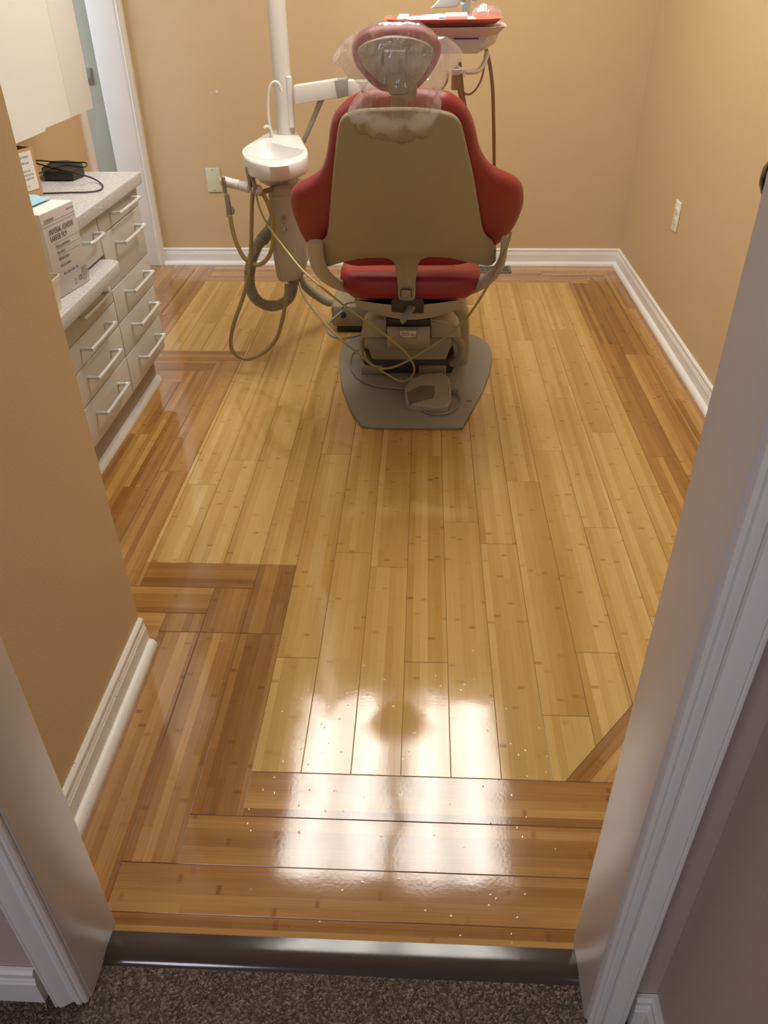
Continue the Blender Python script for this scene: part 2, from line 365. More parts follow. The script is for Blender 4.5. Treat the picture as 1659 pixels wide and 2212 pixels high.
# ------------------------------------------------------------------ FLOOR (bamboo planks)
Wp = 0.0983; X0 = -0.321
xs = lambda k: X0 + Wp*k
planks = []
def clip(poly, p, n):
    out = []
    for i in range(len(poly)):
        a, b = poly[i], poly[(i+1) % len(poly)]
        da, db = (a-p).dot(n), (b-p).dot(n)
        if da >= 0: out.append(a)
        if (da >= 0) != (db >= 0): out.append(a + (b-a)*(da/(da-db)))
    return out
def pl(x0, x1, y0, y1, d, tone, cl=None):
    poly = [Vector((x0, y0)), Vector((x1, y0)), Vector((x1, y1)), Vector((x0, y1))]
    if cl: 
        for p, n in cl: poly = clip(poly, p, n)
    if len(poly) >= 3: planks.append((poly, Vector((x0, y0)), Vector((0, 1)) if d == 'y' else Vector((1, 0)), tone))
PL = 0.914
def col(x0, x1, y0, y1, tone, joint=None, cl=None):
    j = joint if joint is not None else y0 + random.uniform(0.2, 0.9)
    ys = [y0]; a = j
    while a - PL > y0+0.05: a -= PL
    while a < y1-0.05:
        if a > y0+0.05: ys.append(a)
        a += PL
    ys.append(y1)
    for i in range(len(ys)-1): pl(x0, x1, ys[i], ys[i+1], 'y', tone, cl)
def row(x0, x1, y0, y1, tone, joint=None):
    xs_ = [x0]; a = joint if joint is not None else x0+PL
    while a < x1-0.05:
        if a > x0+0.05: xs_.append(a)
        a += PL
    xs_.append(x1)
    for i in range(len(xs_)-1): pl(xs_[i], xs_[i+1], y0, y1, 'x', tone)
dg0 = Vector((0.294, 0.957)); dgd = Vector((0.154, 0.179)).normalized(); dgn = Vector((-dgd.y, dgd.x))
keepL = [(dg0, dgn)]; keepR = [(dg0, -dgn)]
J = {-4: 1.99, -3: 2.137, -2: 2.52, -1: 2.42, 0: 1.268, 1: 1.664, 2: 1.605, 3: 1.264, 4: 1.815, 5: 1.715, 6: 1.12, 7: 1.308, 8: 1.799, 9: 2.35}
for k in range(-4, 10):
    col(xs(k), xs(k+1), 0.957 if k >= 0 else 1.605, 3.87, 0, J.get(k), keepL if k >= 6 else None)
col(xs(10), 0.727, 0.957, 3.87, 0, 2.016, keepL)
col(-0.727, xs(-4), 1.605, 3.87, 0, 2.164)
for k in range(4):
    col(-1.10+0.0933*k, -1.10+0.0933*(k+1), 3.005, 3.87, 0)
R_ = 1.06; Lf = -2.7
row(X0, R_, 0.858, 0.957, 1, 2.0); row(xs(-1), R_, 0.760, 0.858, 1, 3.0); row(xs(-2), R_, 0.671, 0.760, 1, 3.0); row(-0.62, R_, 0.632, 0.671, 1, 3)
col(xs(-1), xs(0), 0.858, 1.605, 1, 5); col(xs(-2), xs(-1), 0.760, 1.507, 1, 5); col(xs(-3), xs(-2), 0.671, 1.41, 1, 5)
col(xs(-4), xs(-3), 0.64, 1.31, 1, 5); col(-1.6, xs(-4), 0.64, 1.31, 1, 5)
row(xs(-4), xs(-1), 1.507, 1.605, 1, 5); row(-1.6, xs(-2), 1.41, 1.507, 1, 5); row(-1.6, xs(-3), 1.31, 1.41, 1, 5)
yb = [2.907, 2.81, 2.71, 2.61]
jl = [2.064, 1.971, 2.3, 1.8]
for i in range(4):
    x1 = -0.727-Wp*i; x1b = x1 if i else -0.727
    col(x1-Wp, x1b, 1.507 if i or True else 1.605, yb[i], 1, jl[i])
for i in range(5): col(-0.727-Wp*(5+i), -0.727-Wp*(4+i), 1.507, 2.61, 1)
row(-1.10, -0.727, yb[0], 3.005, 1); row(-1.6, -0.825, yb[1], yb[0], 1); row(-1.6, -0.923, yb[2], yb[1], 1); row(-1.7, -1.02, yb[3], yb[2], 1)
pl(xs(-4)-0.013, xs(-4), 1.507, 1.605, 'y', 1)
for i in range(15):
    col(-1.10-Wp*(i+1), -1.10-Wp*i, yb[0], 4.2, 1)
row(-1.10, 0.825, 3.87, 3.968, 1, 0.1); row(-1.10, 0.923, 3.968, 4.066, 1, -0.3); row(-1.10, R_, 4.066, 4.19, 1, 0.35)
col(0.727, 0.825, 0.957, 3.87, 1, 3.107); col(0.825, 0.923, 0.957, 3.968, 1, 3.0); col(0.923, R_, 0.957, 4.066, 1, 2.6)
# diagonal inlay in the corner
for k in range(6):
    a = dg0 + (-dgn)*Wp*k - dgd*0.6; b = a + dgd*2.0; c = b - dgn*Wp; d = a - dgn*Wp
    poly = [a, b, c, d]
    for p, n in ((Vector((0, 0.957)), Vector((0, 1))), (Vector((0.727, 0)), Vector((-1, 0)))): poly = clip(poly, p, n)
    if len(poly) >= 3: planks.append((poly, a, dgd, 1))
def build_floor():
    bm = bmesh.new(); uvP = bm.loops.layers.uv.new('P'); uvR = bm.loops.layers.uv.new('R')
    Z = Vector((0, 0, 1))
    for poly, o, d, tone in planks:
        P = [Vector((p.x, p.y, 0)) for p in poly]
        Q = []
        for p in P:
            if not Q or (p-Q[-1]).length > 1e-4: Q.append(p)
        if (Q[0]-Q[-1]).length < 1e-4: Q.pop()
        if len(Q) < 3: continue
        A = inset(Q, Z, 0.0003); B = inset(Q, Z, 0.0013)
        r = random.random(); nrm = Vector((-d.y, d.x)); uo = random.uniform(0, 50)
        va = [bm.verts.new((p.x, p.y, -0.0010)) for p in A]; vb = [bm.verts.new((p.x, p.y, 0)) for p in B]
        fs = [bm.faces.new(vb)]
        n = len(va)
        for i in range(n): fs.append(bm.faces.new((va[i], va[(i+1) % n], vb[(i+1) % n], vb[i])))
        for f in fs:
            for l in f.loops:
                q = Vector((l.vert.co.x, l.vert.co.y)) - o
                l[uvP].uv = (q.dot(d)+uo, abs(q.dot(nrm))); l[uvR].uv = (r, tone)
    me = bpy.data.meshes.new('floor'); bm.to_mesh(me); bm.free(); me.materials.append(M['bamboo'])
    f = bpy.data.objects.new('floor', me); COL.objects.link(f); struct(f)
    f['label'] = 'light bamboo plank floor with darker inlaid border planks'
    o = MB().box((-2.7, 0.6, -0.02), (1.1, 4.2, -0.0012)).build('subfloor', M['seam'], f, smooth=0)
build_floor()

# carpet, threshold
cp = MB().box((-2.2, -2.3, -0.02), (0.42, 0.60, -0.001)).build('floor', M['carpet'], smooth=0); struct(cp); cp['label'] = 'brown speckled loop carpet of the hallway'
mb = MB(); prof = [(0.585, -0.001), (0.588, 0.0015), (0.596, 0.0050), (0.604, 0.0062), (0.610, 0.0066), (0.616, 0.0064), (0.622, 0.0060), (0.628, 0.0054), (0.634, 0.0046), (0.6375, 0.0040), (0.638, -0.001)]
mb.rings([[Vector((x, y, z)) for y, z in prof] for x in (-0.492, 0.262)])
th = mb.build('threshold_strip', M['rubber']); tag(th, 'dark brown rubber transition strip between carpet and bamboo floor', 'threshold')

# ------------------------------------------------------------------ ROOM SHELL
RX, BY, CZ, LX = 1.022, 4.163, 2.44, -1.495
FY, HY = 0.65, 0.54    # room side and hall side of the doorway wall
JL, JR = -0.491, 0.262
def wall(name, a, b, m=M['wall'], label=None):
    o = MB().box(a, b).build(name, m, smooth=0); struct(o)
    if label: o['label'] = label
    return o
wall('wall_right', (RX, HY, 0), (RX+0.1, BY+0.1, CZ))
wall('wall_back', (LX+0.05, BY, 0), (RX, BY+0.1, CZ))
wall('wall_back', (-2.7, BY, 0), (LX+0.05, BY+0.1, CZ), M['greenwall'])
wall('wall_left', (LX-0.11, 1.35, 0), (LX, h(2.84), CZ))
wall('wall_partition', (-1.6, FY, 0), (h(-.490), h(1.0), CZ))
wall('wall_front', (-2.2, HY+0.001, 0), (JL-0.02, FY, CZ), M['hallwall'])
wall('wall_front', (JR+0.02, HY+0.001, 0), (RX, FY, CZ), M['hallwall'])
wall('wall_front', (JL-0.02, HY+0.001, 2.06), (JR+0.02, FY, CZ), M['wall'])
wall('wall_hall_right', (0.355, -2.3, 0), (0.45, HY, CZ), M['hallwall'])
wall('wall_hall_left', (-2.3, -2.3, 0), (-2.2, FY, CZ), M['hallwall'])
# hall end wall with a window
for a, b in (((-2.2, -2.4, 0), (-1.5, -2.3, CZ)), ((-0.1, -2.4, 0), (0.355, -2.3, CZ)), ((-1.5, -2.4, 0), (-0.1, -2.3, 0.9)), ((-1.5, -2.4, 2.1), (-0.1, -2.3, CZ))):
    wall('wall_hall_end', a, b, M['hallwall'])
wall('wall_passage_front', (-2.7, 2.35, 0), (LX-0.11, 2.45, CZ), M['greenwall'])
for a, b in (((-2.8, 2.35, 0), (-2.7, 2.6, CZ)), ((-2.8, 3.9, 0), (-2.7, BY+0.1, CZ)), ((-2.8, 2.6, 0), (-2.7, 3.9, 0.8)), ((-2.8, 2.6, 2.15), (-2.7, 3.9, CZ))):
    wall('wall_passage_left', a, b, M['greenwall'])
o = MB().box((-2.8, -2.4, CZ), (RX+0.1, BY+0.1, CZ+0.08)).build('ceiling', M['ceil'], smooth=0); struct(o)
def window(name, a, b, axis):
    """frame with one mullion, glass child"""
    a, b = Vector(a), Vector(b); w = MB(); t = 0.05
    i = 1 if axis == 'x' else 0
    def bx(lo, hi, z0, z1):
        p, q = a.copy(), b.copy(); p[i] = lo; q[i] = hi; p.z = z0; q.z = z1; w.box(p, q)
    bx(a[i], a[i]+t, a.z, b.z); bx(b[i]-t, b[i], a.z, b.z); bx(a[i], b[i], a.z, a.z+t); bx(a[i], b[i], b.z-t, b.z)
    m_ = (a[i]+b[i])/2; bx(m_-0.02, m_+0.02, a.z, b.z); z_ = (a.z+b.z)/2; bx(a[i], b[i], z_-0.02, z_+0.02)
    o = w.build(name, M['trim'], smooth=0); struct(o)
    p, q = a.copy(), b.copy(); j = 1-i; c = (a[j]+b[j])/2; p[j] = c-0.002; q[j] = c+0.002
    MB().box(p, q).build('window_glass', M['glass'], o, smooth=0)
window('window_1', (-1.5, -2.38, 0.9), (-0.1, -2.32, 2.1), 'y')
window('window_2', (-2.78, 2.6, 0.8), (-2.72, 3.9, 2.15), 'x')

# baseboards: profile sweep
def baseboard(name, p0, p1, n, hgt=0.084, m=M['trim'], qr=True, m0=0, m1=0, qm=None, lab=None):
    """p0,p1 on the wall foot; n = direction into the room; m0/m1 mitre factors"""
    p0, p1, n = Vector(p0), Vector(p1), Vector(n); d = (p1-p0).normalized()
    pr = [(0, 0), (0.013, 0), (0.013, hgt*0.66), (0.011, hgt*0.70), (0.0115, hgt*0.74), (0.009, hgt*0.80), (0.0105, hgt*0.90), (0.010, hgt*0.95), (0.006, hgt), (0, hgt)]
    mb = MB(); mb.rings([[p0 + n*a + Vector((0, 0, z)) - d*a*m0 for a, z in pr], [p1 + n*a + Vector((0, 0, z)) + d*a*m1 for a, z in pr]])
    o = mb.build(name, m, smooth=25); struct(o)
    if lab: o['label'] = lab
    if qr:
        q = [(0.012, 0)] + [(0.013+0.017*math.cos(t), 0.019*math.sin(t)) for t in [i*math.pi/2/8 for i in range(9)]] + [(0.012, 0.019)]
        mb = MB(); mb.rings([[p0 + n*a + Vector((0, 0, z)) - d*a*m0 for a, z in q], [p1 + n*a + Vector((0, 0, z)) + d*a*m1 for a, z in q]])
        mb.build('quarter_round', qm or m, o, smooth=40)
    return o
baseboard('baseboard_back', (h(-1.062), BY, 0), (RX, BY, 0), (0, -1, 0), m1=-1)
baseboard('baseboard_right', (RX, BY, 0), (RX, FY, 0), (-1, 0, 0), m0=-1)
PXR = h(-.490)
baseboard('baseboard_partition', (PXR, FY, 0), (PXR, h(1.0), 0), (1, 0, 0), m=M['worn'], m1=0)
baseboard('baseboard_hall_left', (-2.2, HY, 0), (-0.56, HY, 0), (0, -1, 0), qr=False)
baseboard('baseboard_hall_front', (0.325, HY, 0), (0.355, HY, 0), (0, -1, 0), qr=False, m1=-1)
baseboard('baseboard_hall_right', (0.355, HY, 0), (0.355, -2.2, 0), (-1, 0, 0), qr=False, m0=-1)

# doorway between hall and room (door_1) : jambs and casings
def jamb(x0, x1):
    o = MB().box((x0, HY-0.002, -0.001), (x1, FY+0.002, 2.06), 0.002).build('trim_jamb', M['jamb']); struct(o); return o
jamb(JL-0.02, JL); jamb(JR, JR+0.02)
o = MB().box((JL-0.02, HY-0.002, 2.04), (JR+0.02, FY+0.002, 2.06)).build('trim_head', M['jamb'], smooth=0); struct(o)
def casing(xin, sgn, y, ys, m=M['trim'], z1=2.1, w=0.053, name='trim_casing', z0=-0.001):
    # moulded section: distances from inner edge, projection from wall
    pr = [(0.004, 0), (0.004, 0.008), (0.008, 0.011), (0.012, 0.0095), (0.014, 0.0125), (0.020, 0.0135), (0.023, 0.0105), (0.027, 0.0095), (0.031, 0.012), (0.038, 0.0165), (0.045, 0.0185), (0.0475, 0.0165), (0.0490, 0.0185), (0.0515, 0.0185), (w, 0.0165), (w, 0)]
    rg = [[Vector((xin+sgn*a, y+ys*p, z)) for a, p in pr] for z in (z0, z1)]
    o = MB().rings(rg).build(name, m, smooth=22); struct(o); return o
casing(JR, 1, HY, -1); casing(JL, -1, HY, -1)
casing(JR, 1, FY, 1, m=M['trim']); 
# door leaf standing wide open behind the right jamb, with its knob
hinge = Vector((JR+0.03, FY+0.035, 0)); kn = PY(1654, 380, 1.20)
dl = Vector((kn.x+0.065, 1.20, 0)) - hinge; dl.z = 0; dl.normalize(); nn = Vector((-dl.y, dl.x, 0))
mb = MB(); q = hinge; e = hinge + dl*0.72
vs = [q, e, e-nn*0.035, q-nn*0.035]
mb.prism([v+Vector((0, 0, 0.012)) for v in vs], (0, 0, 2.01), 0.002)
d1 = mb.build('door_1', M['trim'], smooth=30); struct(d1)
kb = hinge + dl*(0.62) + Vector((0, 0, 0.96)); kb = Vector((0, 0, kn.z)) + hinge + dl*((Vector((kn.x, 1.2, 0))-hinge).dot(dl))
mb = MB(); mb.lathe([(0.030, 0), (0.030, 0.004), (0.022, 0.008), (0.010, 0.012), (0.009, 0.030), (0.018, 0.036), (0.026, 0.046), (0.024, 0.058), (0.012, 0.064), (0.001, 0.065)], kb, nn, 20)
mb.build('door_knob', M['knob'], d1)

# doorway in the back left corner
cx0, cx1 = h(-1.184), h(-1.062)
o = MB().box((cx0, BY-0.035, 0), (h(-1.085), BY+0.01, 2.2), 0.003).build('trim_1', M['trim']); struct(o); tag(o, 'white door casing at the far left corner')
pr = [(h(-1.087), 0.035), (h(-1.08), 0.030), (h(-1.076), 0.033), (h(-1.070), 0.024), (h(-1.064), 0.022), (cx1, 0.014), (cx1, 0), (h(-1.087), 0)]
mb = MB(); mb.rings([[Vector((x, BY-d_, z)) for x, d_ in pr] for z in (0, 2.2)]); o2 = mb.build('edge_moulding', M['trim'], o, smooth=20)
o = MB().box((LX-0.112, h(2.84), 0), (LX+0.012, h(2.885), CZ), 0.003).build('trim_2', M['trim']); struct(o)
sp = PY(194, 164, BY-0.004)
o = MB().box((sp.x-0.016, BY-0.007, sp.z-0.036), (sp.x+0.012, BY+0.002, sp.z+0.034), 0.002)
o.box((sp.x-0.008, BY-0.010, sp.z-0.014), (sp.x+0.006, BY-0.004, sp.z+0.012), 0.001)
spo = o.build('strike_plate', M['steelpl'], base=sp); tag(spo, 'small dark metal strike plate on the grey green panel beside the upper cabinet', 'strike plate')

# ------------------------------------------------------------------ ceiling lights (above the chair)
def lensmat(nm, xc, strength):
    m = bpy.data.materials.new(nm); m.use_nodes = True; nt = m.node_tree; N = nt.nodes; L = nt.links; N.remove(N['Principled BSDF'])
    e = N.new('ShaderNodeEmission'); tc = N.new('ShaderNodeTexCoord'); s = N.new('ShaderNodeSeparateXYZ'); L.new(tc.outputs['Object'], s.inputs[0])
    # two tubes behind the prismatic lens
    f = N.new('ShaderNodeMath'); f.operation = 'ABSOLUTE'; L.new(s.outputs[0], f.inputs[0])
    g = N.new('ShaderNodeMath'); g.operation = 'SUBTRACT'; g.inputs[1].default_value = 0.13; L.new(f.outputs[0], g.inputs[0])
    k = N.new('ShaderNodeMath'); k.operation = 'ABSOLUTE'; L.new(g.outputs[0], k.inputs[0])
    r = N.new('ShaderNodeMapRange'); r.interpolation_type = 'SMOOTHSTEP'; r.inputs['From Min'].default_value = 0.0; r.inputs['From Max'].default_value = 0.13
    r.inputs['To Min'].default_value = strength*1.3; r.inputs['To Max'].default_value = strength*0.78
    L.new(k.outputs[0], r.inputs['Value']); L.new(r.outputs[0], e.inputs['Strength']); e.inputs['Color'].default_value = (1, 0.955, 0.875, 1)
    L.new(e.outputs[0], N['Material Output'].inputs[0]); return m
LM = lensmat('lit_lens', 0, 11.5)
for i, xc in enumerate((-0.405, 0.205)):
    t = empty('ceiling_light', (xc, 2.72, CZ), ('left' if i == 0 else 'right')+' of the two lit fluorescent ceiling panels above the dental chair', 'ceiling light', 'ceiling panels above the chair')
    w = MB(); 
    for a, b in (((-.30, -.61), (-.275, .61)), ((.275, -.61), (.30, .61)), ((-.275, -.61), (.275, -.585)), ((-.275, .585), (.275, .61))):
        w.box((xc+a[0], 2.72+a[1], CZ-0.012), (xc+b[0], 2.72+b[1], CZ-0.0005))
    w.build('frame', M['white'], t, smooth=0)
    MB().box((xc-.275, 2.72-.585, CZ-0.006), (xc+.275, 2.72+.585, CZ-0.001)).build('lens', LM, t, smooth=0)

# ------------------------------------------------------------------ CABINETS
CXF = h(-.74)      # drawer front plane
def drawer_unit(name, y0, y1, z0, ztop, cuts, label, handles=True, kickz=None, pull_w=None):
    t = empty(name, (CXF-0.25, (y0+y1)/2, 0 if z0 < 0.2 else z0), label, 'cabinet')
    MB().box((LX+0.003, y0, z0), (CXF-0.020, y1, ztop)).build('body', M['cab'], t, smooth=0)
    if kickz: MB().box((LX+0.003, y0, 0.0), (CXF-0.055, y1, z0)).build('toe_kick', M['kick'], t, smooth=0)
    zs = cuts
    for i in range(len(zs)-1):
        za, zb = zs[i]+0.0015, zs[i+1]-0.0015
        d = MB().box((CXF-0.019, y0+0.002, za), (CXF, y1-0.002, zb), 0.0015).build('drawer', M['cab'], t)
        ym = (y0+y1)/2; zc = zb - min(0.045, (zb-za)*0.36); hw = pull_w or min(0.098, (y1-y0)*0.27); ym += 0.012 if not pull_w else 0.0
        P = [(CXF-0.002, ym-hw, zc), (CXF+0.026, ym-hw, zc), (CXF+0.034, ym-hw+0.008, zc), (CXF+0.034, ym+hw-0.008, zc), (CXF+0.026, ym+hw, zc), (CXF-0.002, ym+hw, zc)]
        MB().tube(P, 0.0056, 10, 4).build('handle', M['handle'], d)
    return t
YA, YB, YC = h(1.80), h(2.095), h(1.648)
ztop1 = PX(301, 371, h(-.726)).z
zc1 = [0.135, 0.268, 0.393, 0.512, 0.653, ztop1-0.042]
# measured drawer joints on the far stack
zj = [PY(px, py, YB).z for px, py in ((355, 748), (343, 679), (332, 614), (319, 546), (301, 442))]
cuts_hi = [zj[0], zj[1], zj[2], zj[3], zj[4], ztop1-0.036]
print('cuts', cuts_hi, ztop1)
drawer_unit('drawer_cabinet', YA, YB, 0.135, ztop1-0.036, [0.137]+cuts_hi[1:], 'tall five-drawer cream laminate cabinet under the far end of the counter', kickz=1)
zlow = h(.452)     # desk slab top
zl = [0.137] + [PY(px, py, YA).z for px, py in ((272, 769), (256, 702), (244, 650))] + [zlow-0.038]
print('low', zl)
drawer_unit('drawer_cabinet', h(1.46), YA-0.001, 0.135, zlow-0.037, zl, 'four-drawer cream laminate cabinet under the lower desk slab', kickz=1)
drawer_unit('drawer_cabinet', YC, YA-0.002, zlow+0.006, ztop1-0.036, [zlow+0.007, ztop1-0.036], 'narrow hanging drawer cabinet between the tall cabinet and the white film box', pull_w=0.05)
mb = MB().box((LX+0.001, YC-0.002, ztop1-0.036), (h(-.724), h(2.103), ztop1), 0.003)
ct = mb.build('countertop', M['counter'], base=(-1.2, 2.5, ztop1-0.036)); tag(ct, 'speckled grey laminate countertop over the tall drawers, black adapter on it', 'countertop')
# lower desk slab with a rounded far corner
xo = h(-.695)
ol = [Vector((LX+0.001, h(1.03), zlow)), Vector((xo, h(1.03), zlow))] + [Vector((xo-0.035+0.035*math.cos(a), YA-0.055+0.035*math.sin(a), zlow)) for a in [i*math.pi/2/8 for i in range(9)]] + [Vector((LX+0.001, YA-0.020, zlow))]
ds = MB().prism(ol, (0, 0, -0.036), 0.002).build('desk_slab', M['counter'], base=(-1.2, 1.8, zlow-0.036)); tag(ds, 'lower speckled grey desk slab with rounded corner carrying the white film box', 'countertop')
o = baseboard('trim_3', (CXF-0.055, h(1.46), 0), (CXF-0.055, YB, 0), (1, 0, 0), hgt=0.02, qr=False, m=M['worn'])
bpy.data.objects.remove(o)
q = [(-0.002, 0)] + [(0.002+0.018*math.cos(t), 0.022*math.sin(t)) for t in [i*math.pi/2/8 for i in range(9)]] + [(-0.002, 0.022)]
mb = MB(); mb.rings([[Vector((CXF-0.055+a, y, z)) for a, z in q] for y in (h(1.03), YB)])
o = mb.build('trim_3', M['worn'], smooth=40); struct(o); o['label'] = 'chipped white quarter round along the foot of the drawer cabinets'

# upper cabinet
UX = h(-.9); uz = PX(202, 233, UX).z; uy1 = PX(202, 233, UX).y
t = empty('upper_cabinet', (UX-0.16, uy1-0.7, uz), 'cream wall cabinet hanging over the counter at the upper left', 'cabinet')
MB().box((LX+0.002, h(1.05), uz+0.004), (UX-0.020, uy1, CZ-0.25)).build('body', M['cabup'], t, smooth=0)
ys = [h(1.05), PX(98, 279, UX).y, PX(154, 253, UX).y, uy1]
w = MB().box((UX-0.019, ys[1], uz), (UX, ys[2]-0.001, CZ-0.25)); w.box((UX-0.019, ys[0]+0.001, uz-0.007), (UX, ys[1], CZ-0.25)); w.build('cabinet_door', M['cabup'], t, smooth=0)
MB().box((UX-0.019, ys[2]+0.001, uz), (UX, ys[3], CZ-0.25), 0.0004).build('cabinet_door', M['cabup'], t)

# ------------------------------------------------------------------ things on the desk and counter
H_ = lambda v: v
# white film box standing on the desk slab
c0 = PZ(195, 606, zlow); 
cB = PZ(143, 641, zlow); 
ztb = None
dxy = (cB-c0); dxy.z = 0
top = c0.copy(); d_ = ray(157, 431); tt = ((c0-CAM).to_2d().length)/(Vector((d_.x, d_.y)).length); ztb = (CAM+d_*tt).z
cT = PZ(75, 466, ztb)-Vector((c0.x, c0.y, ztb)); cT.z = 0
fd = (dxy.normalized()*0.35 + cT.normalized()*0.65).normalized(); fn = Vector((-fd.y, fd.x, 0))
if fn.x < 0: fn = -fn
bw, bd, bh = 0.155, 0.105, ztb-zlow-0.003
print('box', c0, ztb, fd, fn)
t = empty('carton', (c0.x, c0.y, zlow+0.0005), 'white and grey cardboard box of adhesive barrier film standing on the lower desk', 'box')
z_ = Vector((0, 0, 1))
b0 = c0 + z_*0.0015
mb = MB().prism([b0, b0+fd*bw, b0+fd*bw-fn*bd, b0-fn*bd], z_*bh, 0.001); mb.build('box_body', M['boxwhite'], t)
fo = b0 + fn*0.0006
MB().prism([fo+z_*0.001, fo+fd*bw+z_*0.001, fo+fd*bw+z_*(bh-0.002), fo+z_*(bh-0.002)], -fn*0.0008, 0.0002).build('printed_face', M['boxgrey'], t)
X_ = -fd; TL = fo + fd*bw   # text runs towards the right corner
def bt(s, size, u, v, m=M['ink'], **k): return text(s, size, TL + X_*u + z_*(bh*v), X_, z_, m, t, **k)
u0 = bw-0.150
bt('SCREEN®', 0.011, bw-0.142, 0.885, sx=0.9); bt('REF 370-1208', 0.006, bw-0.037, 0.925)
bt('UNIVERSAL ADHESIVE', 0.0195, bw-0.136, 0.735, sx=0.62); bt('BARRIER FILM', 0.0195, bw-0.134, 0.655, sx=0.66)
for s, v in (('Película autoadhesiva', 0.565), ('Film adhésif', 0.49), ('HS-Abdeckfolie', 0.415), ('Pellicola adesiva', 0.335)):
    bt(s, 0.0125, bw-0.118, v, sx=0.62)
bt('Blue / Bleu / Blau / Blu', 0.011, bw-0.112, 0.235, m=M['inkblue'], sx=0.72)
bt('CE', 0.018, bw-0.052, 0.075, sx=0.8)
for i in range(7): bt(('Henry Street', 'Melville NY', 'Made in USA', 'Lot 24-0711', 'Distributor', 'Keep dry', 'Sterile')[i], 0.0055, bw-0.032, 0.20-0.026*i)
mb = MB()
for v, ul in ((0.965-0.09, 0), (0.84, 0), (0.625, 0.03), (0.548, 0.035), (0.473, 0.04)):
    a = TL + X_*ul + z_*(bh*v) + fn*0.0007; b = TL + X_*(bw-0.004) + z_*(bh*v) + fn*0.0007
    MB().add([a, b, b+z_*0.0006, a+z_*0.0006], [(0, 1, 2, 3)]).build('printed_rule', M['ink'], t, smooth=0)
rc = TL + X_*(bw-0.068) + z_*(bh*0.09) + fn*0.0007
ring = [rc + X_*0.005*math.cos(a) + z_*0.008*math.sin(a) for a in [i*math.pi/8 for i in range(16)]]; ri = [rc + (p-rc)*0.82 for p in ring]
mb.add(ring+ri, [(i, (i+1) % 16, 16+(i+1) % 16, 16+i) for i in range(16)])
mb.build('printed_ring', M['ink'], t, smooth=0)
# cloth mask lying on the box
mp = [PZ(x, y, ztb+0.006) for x, y in ((60, 429), (66, 424), (110, 423), (130, 414), (158, 413), (150, 424), (138, 430), (66, 432))]
cz0 = b0 - fn*bd*0.5
mk = MB(); A = b0+fd*bw*0.98; m0_ = ztb+0.002
g = []; nu, nv = 14, 6
for i in range(nu+1):
    for j in range(nv+1):
        p = b0 + fd*(0.004+0.148*i/nu) - fn*(0.055+0.075*j/nv); p.z = ztb + 0.0015 + 0.004*(1+math.sin(j*2.2)) * 0.5 + 0.010*(j/nv)**2*abs(math.sin(i*0.9+1))
        g.append(p)
f_ = [(i*(nv+1)+j, (i+1)*(nv+1)+j, (i+1)*(nv+1)+j+1, i*(nv+1)+j+1) for i in range(nu) for j in range(nv)]
mk.add(g, f_); mko = mk.build('face_mask', M['mask'], base=(cz0.x, cz0.y, ztb)); sm = mko.modifiers.new('s', 'SOLIDIFY'); sm.thickness = 0.0012; sm.offset = 1
tag(mko, 'pale blue pleated face mask lying on top of the white film box', 'face mask')
# plastic tub
tc_ = PZ(128, 672, zlow); tw = 0.05
tcx = PZ(143, 662, zlow)
ax = fd; tb = MB(); base_c = Vector((tcx.x-0.050, tcx.y-0.066, zlow+0.001))
def rrect(c, hx, hy, r, z, n=5):
    out = []
    for sx_, sy_, a0 in ((1, 1, 0), (-1, 1, 90), (-1, -1, 180), (1, -1, 270)):
        for k in range(n+1):
            a = math.radians(a0+90*k/n); out.append(Vector((c.x+sx_*(hx-r)+r*math.cos(a), c.y+sy_*(hy-r)+r*math.sin(a), z)))
    return out
ht = 0.085
R = [rrect(base_c, 0.045, 0.062, 0.014, zlow+0.001), rrect(base_c, 0.053, 0.070, 0.016, zlow+ht-0.014), rrect(base_c, 0.0545, 0.0715, 0.016, zlow+ht-0.013), rrect(base_c, 0.056, 0.073, 0.016, zlow+ht),
     rrect(base_c, 0.0535, 0.0705, 0.015, zlow+ht), rrect(base_c, 0.051, 0.068, 0.015, zlow+ht-0.014), rrect(base_c, 0.043, 0.060, 0.013, zlow+0.003)]
tb.rings(R); tbo = tb.build('storage_tub', M['tub'], base=(base_c.x, base_c.y, zlow)); tag(tbo, 'frosted plastic tub without lid standing on the lower desk beside the partition edge', 'tub')
# cardboard box on the counter
z1 = ztop1; k0 = PZ(95, 421, z1); kt = 0.155
d_ = ray(74, 317); ktz = (CAM+d_*((k0.to_2d()-CAM.to_2d()).length/Vector((d_.x, d_.y)).length)).z
kw = Vector((-0.35, -1, 0)).normalized(); kn_ = Vector((1, -0.35, 0)).normalized(); kw_len = 0.13; kdp = 0.10
t = empty('cardboard_box', (k0.x, k0.y, z1), 'open brown cardboard box with a white address label standing on the counter', 'box')
kb0 = k0 + z_*0.001
q4 = [kb0, kb0+kw*kw_len, kb0+kw*kw_len-kn_*kdp, kb0-kn_*kdp]; hh = ktz-z1
cen = sum(q4, Vector())/4; inn = [cen+(p-cen)*0.95 for p in q4]
mb = MB(); mb.rings([q4, [p+z_*hh for p in q4], [p+z_*hh for p in inn], [p+z_*0.004 for p in inn]]); mb.build('box_body', M['card'], t, smooth=0)
lf = kb0 + kn_*0.0008
la = lf + kw*0.012 + z_*(hh*0.16); lb = lf + kw*0.085 + z_*(hh*0.16)
MB().prism([la, lb, lb+z_*hh*0.78, la+z_*hh*0.78], kn_*0.0006, 0.0001).build('address_label', M['label'], t, smooth=0)
LX_ = -kw
